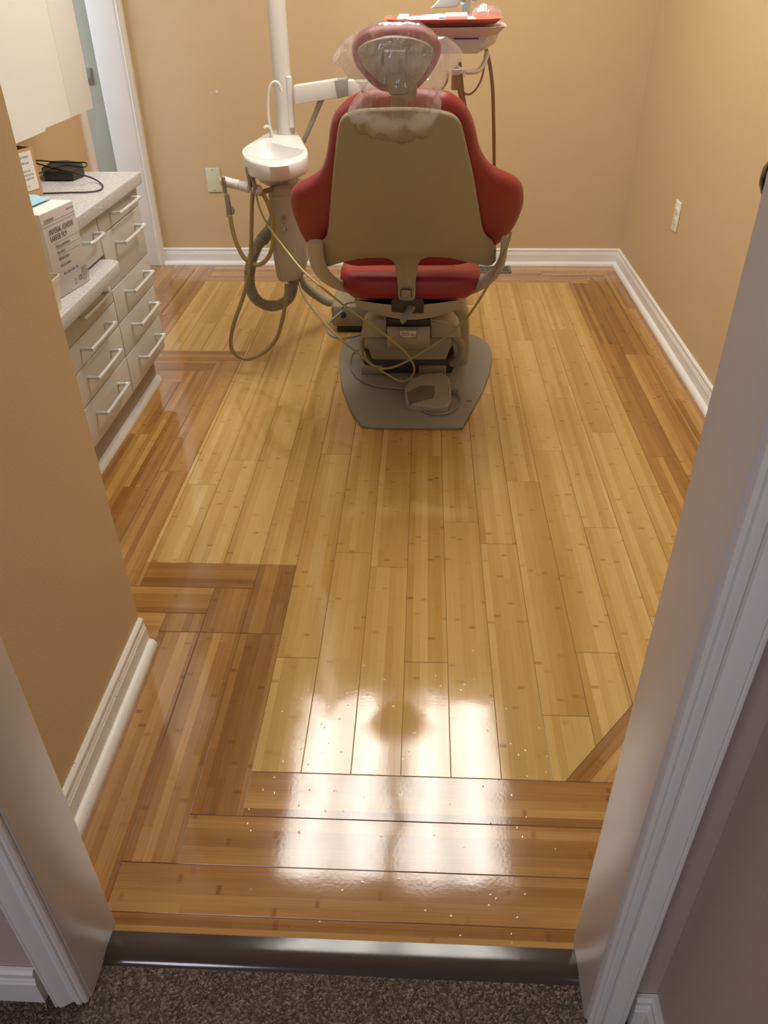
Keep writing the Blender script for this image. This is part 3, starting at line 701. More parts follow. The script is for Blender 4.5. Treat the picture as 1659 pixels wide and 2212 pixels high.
for s, v, sz in (('WELLS FARGO', 0.82, 0.0085), ('W. DENTserve', 0.70, 0.0085), ('HEALTHCARE', 0.54, 0.007), ('ADVANTAGE SERVICE', 0.46, 0.007), ('ACCT QUESTIONS', 0.38, 0.007), ('(PPL)', 0.24, 0.006)):
    w_ = len(s)*sz*0.58*0.8
    text(s, sz, lf + kn_*0.0008 + kw*(0.0485+w_/2) + z_*(hh*v), LX_, z_, M['ink'], t, sx=0.8)
# black power adapter with cable
ap = [(96, 372), (183, 378), (186, 392), (160, 391), (94, 388)]
a_c = PZ(138, 383, z1)
az = z1+0.001; av = Vector((0.97, 0.22, 0)).normalized(); aw = Vector((-av.y, av.x, 0))
t = empty('power_adapter', (a_c.x, a_c.y, z1), 'black power adapter brick with coiled cable lying on the counter', 'power adapter')
pts = [(94, 383), (99, 391), (160, 391), (184, 380), (181, 370), (150, 366), (115, 368)]
ol = [PZ(x, y, az+0.0) for x, y in pts]
MB().prism(ol, z_*0.030, 0.005).build('brick', M['black'], t)
def cpath(pts, z): return [PZ(x, y, z if not isinstance(z, (list, tuple)) else z[i]) for i, (x, y) in enumerate(pts)]
MB().tube(cpath([(60, 350), (84, 347), (120, 350), (160, 351), (183, 351), (188, 356), (180, 361), (150, 357), (120, 360), (84, 375)], z1+0.034), 0.0022, 8).build('cable', M['black'], t)
MB().tube(cpath([(70, 350), (90, 356), (130, 366), (170, 376), (200, 385), (218, 396), (222, 404), (214, 411), (190, 415), (150, 416), (90, 418)], [z1+0.034, z1+0.034, z1+0.034, z1+0.034, z1+0.012, z1+0.004]+[z1+0.004]*5), 0.0024, 8).build('cable', M['black'], t)

# ------------------------------------------------------------------ outlets
p = PY(462, 389, BY)
t = empty('wall_plate', (p.x, BY, p.z), 'blank almond wall plate on the back wall left of the spittoon', 'wall plate')
MB().box((p.x-0.036, BY-0.006, p.z-0.058), (p.x+0.036, BY-0.0003, p.z+0.058), 0.003).build('plate', M['outlet2'], t)
for s in (-1, 1): MB().lathe([(0.0035, 0), (0.0035, 0.001), (0.001, 0.0014)], (p.x, BY-0.006, p.z+s*0.048), (0, -1, 0), 12).build('screw', M['tip'], t)
p = PX(1463, 467, RX)
t = empty('wall_outlet', (RX, p.y, p.z), 'white duplex power outlet on the right wall', 'outlet')
MB().box((RX-0.006, p.y-0.035, p.z-0.058), (RX-0.0003, p.y+0.035, p.z+0.058), 0.003).build('plate', M['outlet'], t)
for s in (-1, 1):
    w = MB(); w.lathe([(0.0165, 0), (0.0165, 0.0015), (0.015, 0.0025)], (RX-0.006, p.y, p.z+s*0.0195), (-1, 0, 0), 20)
    so = w.build('socket', M['outlet'], t)
    w = MB()
    for dy in (-0.006, 0.006): w.box((RX-0.0088, p.y+dy-0.001, p.z+s*0.0195), (RX-0.0083, p.y+dy+0.001, p.z+s*0.0195+0.008))
    w.box((RX-0.0088, p.y-0.002, p.z+s*0.0195-0.009), (RX-0.0083, p.y+0.002, p.z+s*0.0195-0.005)); w.build('slot', M['black'], so, smooth=0)
# paint chips on the back wall
pc = PY(468, 198, BY-0.001)
w = MB().lathe([(0.006, 0), (0.005, 0.0015), (0.001, 0.002)], pc, (0, -1, 0), 9); pc2 = PY(456, 200, BY-0.001); w.lathe([(0.003, 0), (0.0025, 0.001), (0.0005, 0.0015)], pc2, (0, -1, 0), 7)
o = w.build('wall_patch', M['trim'], base=pc); tag(o, 'two tiny white filler spots on the tan back wall left of the white post', 'wall patch')
# floor register
t = empty('floor_register', (0.375, 4.075, 0), 'slotted metal floor vent by the back baseboard right of the chair', 'floor vent')
x0, x1, y0, y1 = 0.285, 0.458, 4.02, 4.125
w = MB(); w.box((x0, y0, 0.0005), (x1, y0+0.012, 0.005), 0.001); w.box((x0, y1-0.012, 0.0005), (x1, y1, 0.005), 0.001); w.box((x0, y0, 0.0005), (x0+0.012, y1, 0.005), 0.001); w.box((x1-0.012, y0, 0.0005), (x1, y1, 0.005), 0.001)
w.build('frame', M['register'], t)
w = MB()
for i in range(18):
    xx = x0+0.014+i*0.0083; w.box((xx, y0+0.012, 0.0008), (xx+0.003, y1-0.012, 0.004))
w.box((x0, (y0+y1)/2-0.002, 0.0008), (x1, (y0+y1)/2+0.002, 0.0042)); w.build('grille', M['register'], t, smooth=0)
MB().box((x0+0.01, y0+0.01, 0.0002), (x1-0.01, y1-0.01, 0.0006)).build('opening', M['black'], t, smooth=0)

# ------------------------------------------------------------------ DENTAL CHAIR
chair = empty('dental_chair', (-0.03, 2.75, 0), 'red vinyl dental chair with cream back shell on a grey base plate, seen from behind', 'dental chair')
bp_px = [(766, 899), (778, 913), (792, 920), (885, 922), (990, 922), (1003, 914), (1020, 884), (1045, 838), (1060, 795), (1063, 770), (1057, 745), (1035, 728), (1005, 721), (900, 718), (790, 722), (755, 734), (738, 752), (733, 775), (737, 825), (752, 870)]
ol = catmull([PZ(x, y, 0.012) for x, y in bp_px], 4, True)
MB().prism(ol, (0, 0, -0.0115), 0.004).build('base_plate', M['grey'], chair)
tp = PZ(1013, 866, 0.0125)
w = MB(); w.add([tp+Vector((a, b, 0)) for a, b in ((-0.012, -0.004), (0.011, -0.006), (0.013, 0.004), (-0.010, 0.005))], [(0, 1, 2, 3)]); w.build('tape_strip', M['tape'], chair, smooth=0, label='small strip of green tape')
# back plane
bo = Vector((-0.05, 2.50, 0.54)); bd_ = Vector((0, -0.38, 0.49)).normalized(); bn = Vector((0, bd_.z*-1, bd_.y)).normalized()   # towards camera/down
if bn.y > 0: bn = -bn
def BK(px, py, off=0.0): return PP(px, py, bo+bn*off, bn)
def conv(pts, off, k=4): return catmull([BK(x, y, off) for x, y in pts], k, True)
red_px = [(757, 219), (783, 207), (815, 203), (845, 202), (875, 201), (900, 202), (945, 205), (972, 211), (998, 227), (1016, 252), (1027, 284), (1034, 317), (1047, 346), (1068, 371), (1100, 390), (1121, 407), (1131, 430), (1128, 460), (1112, 492), (1089, 515), (1067, 527), (1040, 545), (1000, 560), (940, 563), (880, 563), (820, 563), (760, 563), (715, 545), (690, 530), (666, 528), (649, 506), (634, 473), (627, 437), (639, 414), (668, 395), (691, 374), (703, 343), (709, 310), (714, 275), (722, 252), (739, 232)]
shell_px = [(760, 243), (783, 237), (815, 234.5), (848, 233), (890, 233), (920, 235), (946, 239), (970, 245), (985, 254), (996, 270), (1003, 295), (1010, 325), (1024, 388), (1038, 473), (1043, 500), (1051, 516), (1064, 528), (1067, 545), (1065, 566), (1058, 575), (1046, 575), (1010, 568), (972, 559), (932, 556), (915, 560), (906, 569), (902, 582), (898, 613), (897, 640), (894, 649), (878, 651), (864, 649), (860, 640), (859, 613), (854, 582), (851, 570), (842, 562), (825, 558), (789, 559), (750, 566), (704, 578), (697, 572), (692, 552), (690, 532), (699, 524), (706, 513), (709, 495), (711, 473), (718, 388), (726, 310), (732, 272), (742, 252)]
def cushion(pts, off, levels, k=3, warp=None, bulge=0.0):
    base = conv(pts, off, k); rg = []
    for dn, ins in levels:
        r = inset(base, bn, ins) if ins > 0 else [p.copy() for p in base]
        rg.append([p + bn*dn for p in r])
    if warp: rg = [[warp(p) for p in r] for r in rg]
    return MB().rings(rg)
def wingwarp(p):
    u = abs(p.x+0.055); 
    return p - bn*(max(0, u-0.20)**2)*1.1
lv = [(0.030, 0.030), (0.0295, 0.022), (0.027, 0.013), (0.020, 0.005), (0.008, 0.0), (-0.012, 0.0), (-0.024, 0.006), (-0.032, 0.014), (-0.036, 0.026)]
cu = cushion(red_px, -0.035, lv, warp=wingwarp).build('back_cushion', M['red'], chair, smooth=60)
def BKS(px, py):
    p = BK(px, py, 0.006)
    return PY(px, py, 2.522) if p.y > 2.522 else p
sh = catmull([BKS(x, y) for x, y in shell_px], 3, True)
lvs = [(0.0, 0.006), (-0.0015, 0.002), (-0.005, 0.0), (-0.014, 0.0)]
rg = [[p+bn*dn for p in (inset(sh, bn, i_) if i_ else sh)] for dn, i_ in lvs]
def shellwarp(p):
    s = (p-bo).dot(bd_); u = p.x+0.055
    return p + bn*0.012*(1-(u/0.26)**2)*min(1, max(0, s/0.08))
MB().rings([[shellwarp(p) for p in r] for r in rg]).build('back_shell', M['shell'], chair, smooth=45)
# latch at the foot of the shell
w = MB(); a = [PY(x, y, 2.508) for x, y in ((868, 627), (886, 627), (887, 640), (867, 640))]
w.prism(a, (0, 0.010, 0), 0.002); w.build('latch', M['shell2'], chair)
w = MB()
for seg in (((866, 625), (888, 625)), ((866, 625), (865, 642)), ((888, 625), (889, 642))): w.tube([PY(*seg[0], 2.512), PY(*seg[1], 2.512)], 0.0014, 6, 0)
w.build('latch_gap', M['dark'], chair)
# headrest
ho = Vector((-0.07, 2.03, 1.10)); hd = Vector((0, -0.16, 0.40)).normalized(); hn = Vector((0, -hd.z, hd.y)); hn = hn if hn.y < 0 else -hn
def HD(px, py, off=0.0): return PP(px, py, ho+hn*off, hn)
hr_px = [(760, 104), (764, 88), (777, 74), (800, 62), (835, 56), (864, 54), (893, 55), (918, 62), (939, 76), (951, 94), (953, 111), (945, 133), (931, 156), (910, 180), (893, 191), (865, 195), (835, 193), (820, 189), (800, 175), (783, 156), (766, 133)]
hi_px = [(774, 117), (777, 105), (792, 94), (820, 85), (854, 81), (893, 85), (918, 94), (933, 105), (937, 116), (931, 134), (916, 160), (903, 177), (885, 186), (850, 187), (833, 184), (819, 177), (800, 159), (785, 141)]
hb = catmull([HD(x, y, -0.03) for x, y in hr_px], 4, True)
lv = [(0.030, 0.026), (0.029, 0.018), (0.025, 0.010), (0.016, 0.003), (0.004, 0.0), (-0.012, 0.0), (-0.024, 0.006), (-0.032, 0.016), (-0.036, 0.03)]
rg = [[p+hn*dn for p in (inset(hb, hn, i_) if i_ else hb)] for dn, i_ in lv]
hr = MB().rings(rg).build('headrest', M['red'], chair, smooth=60)
hs = catmull([HD(x, y, 0.004) for x, y in hi_px], 4, True)
rg = [[p+hn*dn for p in (inset(hs, hn, i_) if i_ else hs)] for dn, i_ in ((0.004, 0.02), (0.003, 0.006), (0.0, 0.0), (-0.01, 0.0))]
MB().rings(rg).build('headrest_shell', M['shell'], hr, smooth=60)
def hpr(pts, off, th, name, m, bev=0.003, k=3, parent=hr):
    o_ = catmull([HD(x, y, off) for x, y in pts], k, True) if k > 1 else [HD(x, y, off) for x, y in pts]
    return MB().prism(o_, -hn*th, bev).build(name, m, parent)
hpr([(821, 97), (825, 95), (880, 95), (885, 98), (886, 120), (884, 140), (880, 142), (877, 141), (877, 110), (828, 110), (827, 140), (824, 143), (821, 141), (820, 120)], 0.012, 0.008, 'bracket_frame', M['shell'], k=1)
hpr([(829, 111), (876, 111), (876, 138), (872, 146), (871, 160), (872, 175), (866, 182), (846, 182), (842, 175), (841, 158), (835, 147), (830, 141)], 0.024, 0.018, 'bracket', M['shell2'], k=1)
stem = [(838, 168), (842, 160), (870, 160), (874, 170), (886, 176), (899, 184), (901, 200), (899, 213), (893, 219), (881, 222), (879, 232), (845, 232), (845, 206), (838, 200)]
MB().prism([HD(x, y, 0.032) for x, y in stem], -hn*0.022, 0.003).build('headrest_stem', M['shell2'], chair)
MB().tube([HD(840, 203, 0.033), HD(860, 204.5, 0.033), HD(875, 203, 0.033), HD(882, 200, 0.033)], 0.0009, 6).build('stem_gap', M['dark'], chair)
# seat and leg rest
def sect(cx, y, hw, z0, z1, rt_=0.04, rb=0.06, n=8):
    q_ = min(1, 0.96*(z1-z0)/(rt_+rb)); rt_ *= q_; rb *= q_
    out = []
    for (sx_, zc, r, a0) in ((1, z1, rt_, 0), (-1, z1, rt_, 90), (-1, z0, rb, 180), (1, z0, rb, 270)):
        for k in range(n+1):
            a = math.radians(a0+90*k/n); cz = zc - r if zc == z1 else zc + r
            out.append(Vector((cx+sx_*(hw-r)+r*math.cos(a), y, cz+r*math.sin(a))))
    return out
sc = PY(885, 600, 2.55).x
zs0, zs1 = PY(885, 652, 2.55).z, 0.470
print('seat', sc, zs0)
w = MB(); w.rings([sect(sc, 2.545, 0.14, zs0+0.03, zs1-0.035, 0.02, 0.03), sect(sc, 2.55, 0.18, zs0+0.012, zs1-0.022, 0.03, 0.05), sect(sc, 2.565, 0.215, zs0+0.003, zs1-0.010, 0.035, 0.07), sect(sc, 2.60, 0.235, zs0, zs1-0.002, 0.04, 0.08),
     sect(sc, 2.70, 0.242, zs0, zs1-0.012, 0.04, 0.08), sect(sc, 2.95, 0.235, zs0+0.01, zs1-0.02, 0.04, 0.06), sect(sc, 3.20, 0.21, zs0+0.03, zs1-0.01, 0.035, 0.04), sect(sc, 3.45, 0.185, zs0+0.03, zs1-0.03, 0.03, 0.04), sect(sc, 3.68, 0.155, zs0+0.01, zs1-0.06, 0.03, 0.03), sect(sc, 3.72, 0.13, zs0+0.02, zs1-0.07, 0.02, 0.02)])
seat = w.build('seat_cushion', M['red'], chair, smooth=60)
for xx in (-0.165, 0.145):
    MB().tube([(sc+xx, 2.556, zs0+0.05), (sc+xx, 2.560, zs1-0.045), (sc+xx*1.0, 2.575, zs1-0.014), (sc+xx, 2.62, zs1-0.004), (sc+xx, 2.8, zs1-0.012)], 0.0022, 6, 3).build('seam', M['red'], seat)
# skirt under the seat
def slabY(pts, Y, depth, name, m, bev=0.006, k=3, parent=chair, label=None):
    pw = [PY(x, y, Y) for x, y in pts]; o_ = catmull(pw, k, True) if k > 1 else pw
    return MB().prism(o_, (0, depth, 0), bev).build(name, m, parent, label=label)
slabY([(768, 643), (800, 648), (845, 653), (905, 653), (960, 648), (997, 642), (998, 655), (995, 666), (975, 676), (932, 688), (884, 693), (839, 687), (800, 676), (772, 666), (768, 655)], 2.555, 0.40, 'seat_pan', M['shell'], 0.008)
slabY([(845, 651), (850, 645), (912, 645), (916, 652), (915, 677), (890, 678), (846, 674)], 2.548, 0.03, 'hinge_bracket', M['dark'], 0.002, 1)
w = MB(); w.tube([PY(889, 664, 2.545), PY(880, 678, 2.515), PY(871, 691, 2.50), PY(867, 696, 2.50)], lambda t: 0.015-0.006*t, 12, 4, flat=0.5); w.build('release_lever', M['armgrey'], chair, label='grey tapered release lever')
# arm supports
def band(pts, name, r=0.023, flat=0.45):
    MB().tube([PY(x, y, Y) for x, y, Y in pts], r, 14, 5, flat=flat).build(name, M['shell3'], chair, smooth=60)
band([(681, 522, 2.42), (682, 545, 2.44), (687, 570, 2.47), (700, 593, 2.52), (725, 612, 2.58), (760, 625, 2.64), (800, 632, 2.66)], 'arm_support', 0.024)
band([(1090, 520, 2.42), (1088, 545, 2.44), (1082, 568, 2.47), (1066, 592, 2.52), (1040, 612, 2.58), (1005, 626, 2.64), (960, 633, 2.66)], 'arm_support', 0.024)
for pts in (((689, 530), (698, 534), (712, 560), (716, 576), (700, 577), (692, 560)), ((1060, 530), (1072, 540), (1071, 566), (1062, 574), (1052, 574), (1054, 548))):
    MB().prism([BK(x, y, -0.004) for x, y in pts], -bn*0.03, 0.004).build('side_bracket', M['shell2'], chair)
# lift: rear housing, link arms, covers
slabY([(795, 700), (930, 668), (1000, 668), (1009, 675), (1015, 700), (1015, 756), (1011, 790), (1010, 814), (1000, 821), (958, 823), (880, 823), (800, 823), (781, 818), (781, 765), (790, 715)], 2.86, 0.30, 'lift_housing', M['shell'], 0.02, 1)
slabY([(782, 770), (803, 775), (966, 778), (980, 765), (985, 790), (975, 808), (955, 811), (810, 811), (790, 800)], 2.78, 0.10, 'link_arm', M['dark'], 0.01, 1)
for a, b in (((781, 786), (829, 820)), ((905, 786), (962, 820))):
    p_, q_ = PY(*a, 2.79), PY(*b, 2.79); MB().box((p_.x, 2.76, 0.013), (q_.x, 2.80, p_.z), 0.004).build('foot_block', M['shell2'], chair)
slabY([(789, 729), (977, 730), (975, 745), (968, 765), (963, 777), (957, 778), (812, 778), (804, 776), (796, 755), (790, 742)], 2.665, 0.08, 'lower_cover', M['shell2'], 0.006, 1)
slabY([(832, 690), (835, 692), (835, 731), (781, 731), (780, 722), (783, 708), (796, 696), (812, 690)], 2.645, 0.13, 'side_cover', M['shell'], 0.008, 1)
slabY([(932, 690), (950, 690), (966, 693), (980, 700), (992, 714), (996, 731), (930, 731), (930, 692)], 2.645, 0.13, 'side_cover', M['shell'], 0.008, 1)
MB().tube([PY(978, 728, 2.70), PY(993, 738, 2.70), PY(997, 755, 2.70), PY(990, 775, 2.71), PY(976, 786, 2.73)], 0.014, 12, 4).build('cheek', M['shell2'], chair)
MB().tube([PY(784, 728, 2.70), PY(782, 745, 2.70), PY(786, 762, 2.71), PY(797, 778, 2.73)], 0.008, 12, 4).build('cheek', M['shell2'], chair)
cf = MB(); rr = []
for i in range(11):
    t_ = i/10; yv = 2.640 - 0.018*math.sin(math.pi*min(1, t_*1.15)) if t_ < 0.87 else 2.64
    py = 705 + (748-705)*t_
    rr.append((yv, py))
for (yv, py) in rr: pass
prof = [(2.655, 706), (2.640, 706), (2.632, 712), (2.628, 722), (2.628, 732), (2.632, 741), (2.642, 749), (2.660, 754), (2.70, 756)]
L_ = [PY(836, y, Y) for Y, y in prof]; R__ = [PY(929, y, Y) for Y, y in prof]
n_ = 9; grid = []
for i in range(n_): 
    s_ = i/(n_-1); grid.append([l.lerp(r_, s_) - Vector((0, 0.006*math.sin(math.pi*s_), 0)) for l, r_ in zip(L_, R__)])
vs = [v for g_ in grid for v in g_]; m_ = len(prof)
cf.add(vs, [(i*m_+j, (i+1)*m_+j, (i+1)*m_+j+1, i*m_+j+1) for i in range(n_-1) for j in range(m_-1)])
cfo = cf.build('front_cover', M['shell'], chair, smooth=60); so_ = cfo.modifiers.new('s', 'SOLIDIFY'); so_.thickness = 0.004; so_.offset = 0
slabY([(836, 688), (842, 689), (884, 694), (925, 690), (929, 690), (929, 708), (836, 708)], 2.655, 0.06, 'cover_lip', M['dark'], 0.003, 1)
bpts = [PY(x, y, 2.620) for x, y in ((859, 711), (904, 711), (900, 731), (897, 733), (866, 733), (863, 731))]
bz = MB().prism(bpts, (0, 0.006, 0), 0.0015).build('badge', M['shell2'], chair)
MB().prism([PY(x, y, 2.6185) for x, y in ((863, 715), (900, 715), (897, 727.5), (881, 729.5), (866, 727.5))], (0, 0.003, 0), 0.0006).build('badge_plate', M['badge'], bz)
p_ = PY(866.5, 725.5, 2.618)
text('DCI', 0.0185, p_, (1, 0, 0), (0, 0, 1), M['ink'], bz, shear=0.25, bold=0.0002, sx=0.80, off=0.0004)
p_ = PY(882.5, 725.3, 2.618)
text('edge', 0.0155, p_, (1, 0, 0), (0, 0, 1), M['ink'], bz, shear=0.35, sx=0.76, off=0.0004)

# ------------------------------------------------------------------ plastic headrest cover
bag_px = [(718, 121), (728, 108), (742, 88), (762, 72), (788, 56), (820, 46), (852, 45), (880, 44), (908, 47), (930, 62), (944, 76), (962, 78), (980, 89), (994, 104), (1002, 118), (994, 132), (984, 146), (970, 160), (964, 176), (958, 192), (950, 206), (955, 220), (951, 240), (955, 268), (940, 280), (912, 293), (882, 298), (848, 296), (812, 288), (780, 280), (765, 268), (757, 250), (751, 240), (755, 228), (770, 212), (782, 198), (778, 184), (768, 176), (756, 158), (740, 144), (726, 132)]
def bagpoint(px, py, side):
    if py < 200: off = 0.0
    # blend from headrest plane to back plane
    a = HD(px, py, 0.0); b = BK(px, py, 0.0); k = min(1, max(0, (py-165)/60.0)); k = k*k*(3-2*k)
    return a.lerp(b, k)
import mathutils.noise as mn
def bagsheet(side):
    n = len(bag_px)*3; ol = []
    for i in range(len(bag_px)):
        for j in range(3):
            a, b = bag_px[i], bag_px[(i+1) % len(bag_px)]; ol.append((a[0]+(b[0]-a[0])*j/3, a[1]+(b[1]-a[1])*j/3))
    ccx, ccy = 858, 160; NR = 26; vs = []; fs = []
    for k in range(NR+1):
        t_ = (k/NR)
        for (x, y) in ol:
            xx = ccx+(x-ccx)*t_; yy = ccy+(y-ccy)*t_
            p = bagpoint(xx, yy, side)
            nrm = hn if yy < 190 else bn
            bul = (1-t_**3)
            e_ = 0.5+0.5*min(1, max(0, (t_-0.55)/0.45))
            q = Vector((xx*0.026, yy*0.010, side*3.1)); cr = 1-abs(mn.noise(q))*2.4
            q2 = Vector((xx*0.055+yy*0.02, yy*0.020-xx*0.012, 5+side)); cr2 = 1-abs(mn.noise(q2))*2.4
            q3 = Vector((xx*0.16, yy*0.09, 9+side)); cr3 = mn.noise(q3)
            d = side*(0.052 if side > 0 else 0.060)*bul + (0.018*cr + 0.011*cr2 + 0.0035*cr3)*e_*(1 if t_ < 0.97 else 0.3)
            if side < 0: d = min(d, -0.045*bul)
            else: d = max(d, 0.040*bul+0.002)
            vs.append(p + nrm*d)
    m = len(ol)
    for k in range(NR):
        for i in range(m):
            if k == 0: fs.append((i, m+(i+1) % m, m+i))
            else: fs.append((k*m+i, k*m+(i+1) % m, (k+1)*m+(i+1) % m, (k+1)*m+i))
    return vs, fs
w = MB()
for s in (1, -1):
    v_, f_ = bagsheet(s); w.add(v_, f_)
bmesh.ops.remove_doubles(w.bm, verts=w.bm.verts, dist=0.0004)
bg = w.build('headrest_cover', M['film'], base=(-0.07, 2.03, 1.0), smooth=70); tag(bg, 'crinkled clear plastic bag pulled over the chair headrest', 'plastic cover')

# ------------------------------------------------------------------ SUPPORT CENTRE (post, spittoon, arm)
YU = 2.92
unit = empty('dental_unit', (PY(622, 610, YU).x, YU, 0), 'cream dental unit with white spittoon bowl, tall post and side arm', 'dental unit')
YP = 3.22
pb, pt_ = PY(619, 300, YP), PY(596, 0, YP)
xm = (pb.x+pt_.x)/2
MB().lathe([(0.033, 0.45), (0.033, CZ-0.03), (0.06, CZ-0.028), (0.06, CZ-0.001)], (xm, YP, 0), (0, 0, 1), 32).build('post', M['white'], unit, smooth=40)
# body
def uo(px, py, Y=YU-0.075): return PY(px, py, Y)
body = [(578, 412), (600, 404), (650, 404), (664, 410), (663, 470), (660, 540), (656, 585), (652, 600), (645, 608), (608, 612), (600, 606), (596, 596), (590, 560), (584, 500)]
MB().prism([uo(x, y) for x, y in body], (0, 0.15, 0), 0.014).build('body', M['shell3'], unit, smooth=50)
MB().prism([uo(x, y, YU-0.083) for x, y in ((586, 424), (634, 424), (640, 560), (642, 606), (612, 610), (607, 600), (598, 560))], (0, 0.02, 0), 0.006).build('front_panel', M['shell3'], unit)
c_ = uo(614, 496, YU-0.084)
MB().lathe([(0.0085, 0), (0.008, 0.002), (0.005, 0.003), (0.0045, 0.005), (0.001, 0.006)], c_, (0, -1, 0), 20).build('water_port', M['steel'], unit, label='small round metal port')
c_ = uo(613, 471, YU-0.084); mb = MB().lathe([(0.008, 0), (0.008, 0.0006), (0.0001, 0.0007)], c_, (0, -1, 0), 20); mb.build('printed_mark', M['shell2'], unit)
a = uo(610, 483, YU-0.084); MB().box(a, a+Vector((0.012, -0.001, 0.0015))).build('printed_mark', M['pedaldark'], unit, smooth=0)
# bowl: asymmetrical top slab with a sunk basin
ZB = PY(593, 330, YU-0.06).z
print('bowl z', ZB)
def z(px, py, zz=None): return PZ(px, py, ZB if zz is None else zz)
top_px = [(522, 328), (530, 317), (555, 299), (585, 281), (603, 277), (632, 279), (644, 285), (652, 298), (662, 318), (665, 330), (660, 340), (640, 349), (610, 355), (580, 356), (550, 350), (530, 341)]
tp_ = catmull([z(x, y) for x, y in top_px], 4, True)
bas_px = [(531, 326), (540, 316), (557, 310), (580, 308), (600, 311), (615, 316), (635, 319), (654, 321), (655, 327), (645, 335), (620, 341), (590, 343), (560, 340), (538, 334)]
bs = catmull([z(x, y, ZB) for x, y in bas_px], 4, True)
# match counts by resampling
def resample(P, n):
    L = [0]; m = len(P)
    for i in range(m): L.append(L[-1]+(P[(i+1) % m]-P[i]).length)
    out = []; j = 0
    for k in range(n):
        t_ = L[-1]*k/n
        while L[j+1] < t_: j += 1
        f = (t_-L[j])/max(1e-9, L[j+1]-L[j]); out.append(P[j].lerp(P[(j+1) % m], f))
    return out
def angsort(P, c, n):
    """star-shaped resample by angle about c"""
    out = []; m = len(P)
    for k in range(n):
        a = 2*math.pi*k/n; d = Vector((math.cos(a), math.sin(a)))
        best = None
        for i in range(m):
            p, q = P[i]-c, P[(i+1) % m]-c
            r_ = mg.intersect_line_line_2d((0, 0), d*2, p.to_2d(), q.to_2d())
            if r_ is not None:
                if best is None or r_.length > best.length: best = r_
        if best is None: best = out[-1].to_2d()-c.to_2d() if out else d*0.1
        out.append(Vector((c.x+best.x, c.y+best.y, P[0].z)))
    return out
bc = z(592, 321); NA = 160
T = angsort(tp_, bc, NA); B_ = angsort(bs, bc, NA)
dn = lambda R, dz, k=1.0, c=bc: [Vector((c.x+(p.x-c.x)*k, c.y+(p.y-c.y)*k, p.z+dz)) for p in R]
rgs = [dn(B_, -0.073, 0.12), dn(B_, -0.070, 0.45), dn(B_, -0.050, 0.74), dn(B_, -0.020, 0.93), dn(B_, -0.006, 0.985), dn(B_, 0.0, 1.01), [a_.lerp(b_, 0.45)+Vector((0, 0, 0.002)) for a_, b_ in zip(B_, T)], [a_.lerp(b_, 0.88)+Vector((0, 0, 0.0005)) for a_, b_ in zip(B_, T)], dn(T, -0.006, 1.0), dn(T, -0.045, 0.985), dn(T, -0.052, 0.965), dn(T, -0.052, 0.6)]
w = MB(); w.rings(rgs, True, True); bowl = w.build('spittoon_bowl', M['bowl'], unit, smooth=60)
MB().lathe([(0.001, -0.118), (0.045, -0.118), (0.066, -0.106), (0.080, -0.082), (0.083, -0.050), (0.02, -0.048)], Vector((bc.x+0.004, bc.y+0.01, ZB)), (0, 0, 1), 40).build('bowl_base', M['white'], unit, smooth=50)
nk = uo(622, 400, YU); MB().lathe([(0.001, 0), (0.028, 0), (0.028, 0.10), (0.001, 0.10)], (nk.x, YU, ZB-0.19), (0, 0, 1), 24).build('neck', M['white'], unit, smooth=50)
yv = z(586, 297).y
def Y_(px, py, y=yv): return PY(px, py, y)
MB().tube([Y_(586, 296), Y_(582, 270), Y_(579, 240), Y_(580, 205), Y_(585, 185), Y_(593, 177), Y_(601, 180), Y_(605, 188), Y_(608, 198)], 0.0055, 14, 5).build('cup_filler_spout', M['white'], unit)
yv2 = yv-0.012
MB().tube([PY(586, 295, yv2), PY(586, 283, yv2), PY(582, 275, yv2-0.004), PY(575, 273, yv2-0.01), PY(571, 277, yv2-0.012)], 0.0048, 14, 5).build('bowl_rinse_spout', M['white'], unit)
# side arm
YAR = 3.20
def armbox(p0, p1, p2, p3, Y, d, name, m, parent=unit): return MB().prism([PY(*p, Y) for p in (p0, p1, p2, p3)], (0, d, 0), 0.006).build(name, m, parent)
armbox((634, 186), (727, 172), (732, 212), (637, 226), YAR-0.03, 0.06, 'side_arm', M['white'])
armbox((722, 174), (750, 169), (751, 208), (729, 214), YAR-0.036, 0.075, 'arm_knuckle', M['armgrey'])
armbox((748, 174), (812, 176), (812, 206), (748, 208), YAR-0.02, 0.06, 'side_arm', M['white'])
MB().lathe([(0.012, 0), (0.012, 0.165), (0.008, 0.168)], PY(631, 275, YAR), (0, 0, 1), 20).build('arm_pivot', M['white'], unit)
armbox((685, 219), (700, 217), (658, 312), (648, 312), YAR+0.01, 0.02, 'strut', M['strut'])
# handpiece holder bar under the bowl
YHB = YU-0.12
hb0, hb1 = PY(481, 391, YHB+0.02), PY(560, 411, YHB-0.02)
dirb = (hb1-hb0).normalized(); Lb = (hb1-hb0).length
w = MB(); pf = [(0.001, -0.011), (0.010, -0.008), (0.0162, 0.0)]
for i in range(4):
    s_ = Lb*i/4; e_ = Lb*(i+1)/4; pf += [(0.0162, s_+0.004), (0.0162, e_-0.003), (0.0128, e_-0.001), (0.0128, e_+0.001)] if i < 3 else [(0.0162, s_+0.004), (0.0162, e_), (0.010, e_+0.008), (0.001, e_+0.011)]
w.lathe(pf, hb0, dirb, 24); w.build('instrument_holder_bar', M['bowl'], unit, smooth=50)
MB().tube([hb1-Vector((0, 0, 0.01)), PY(580, 411, YU-0.08), PY(604, 405, YU-0.03)], 0.009, 12, 3).build('holder_arm', M['shell2'], unit)
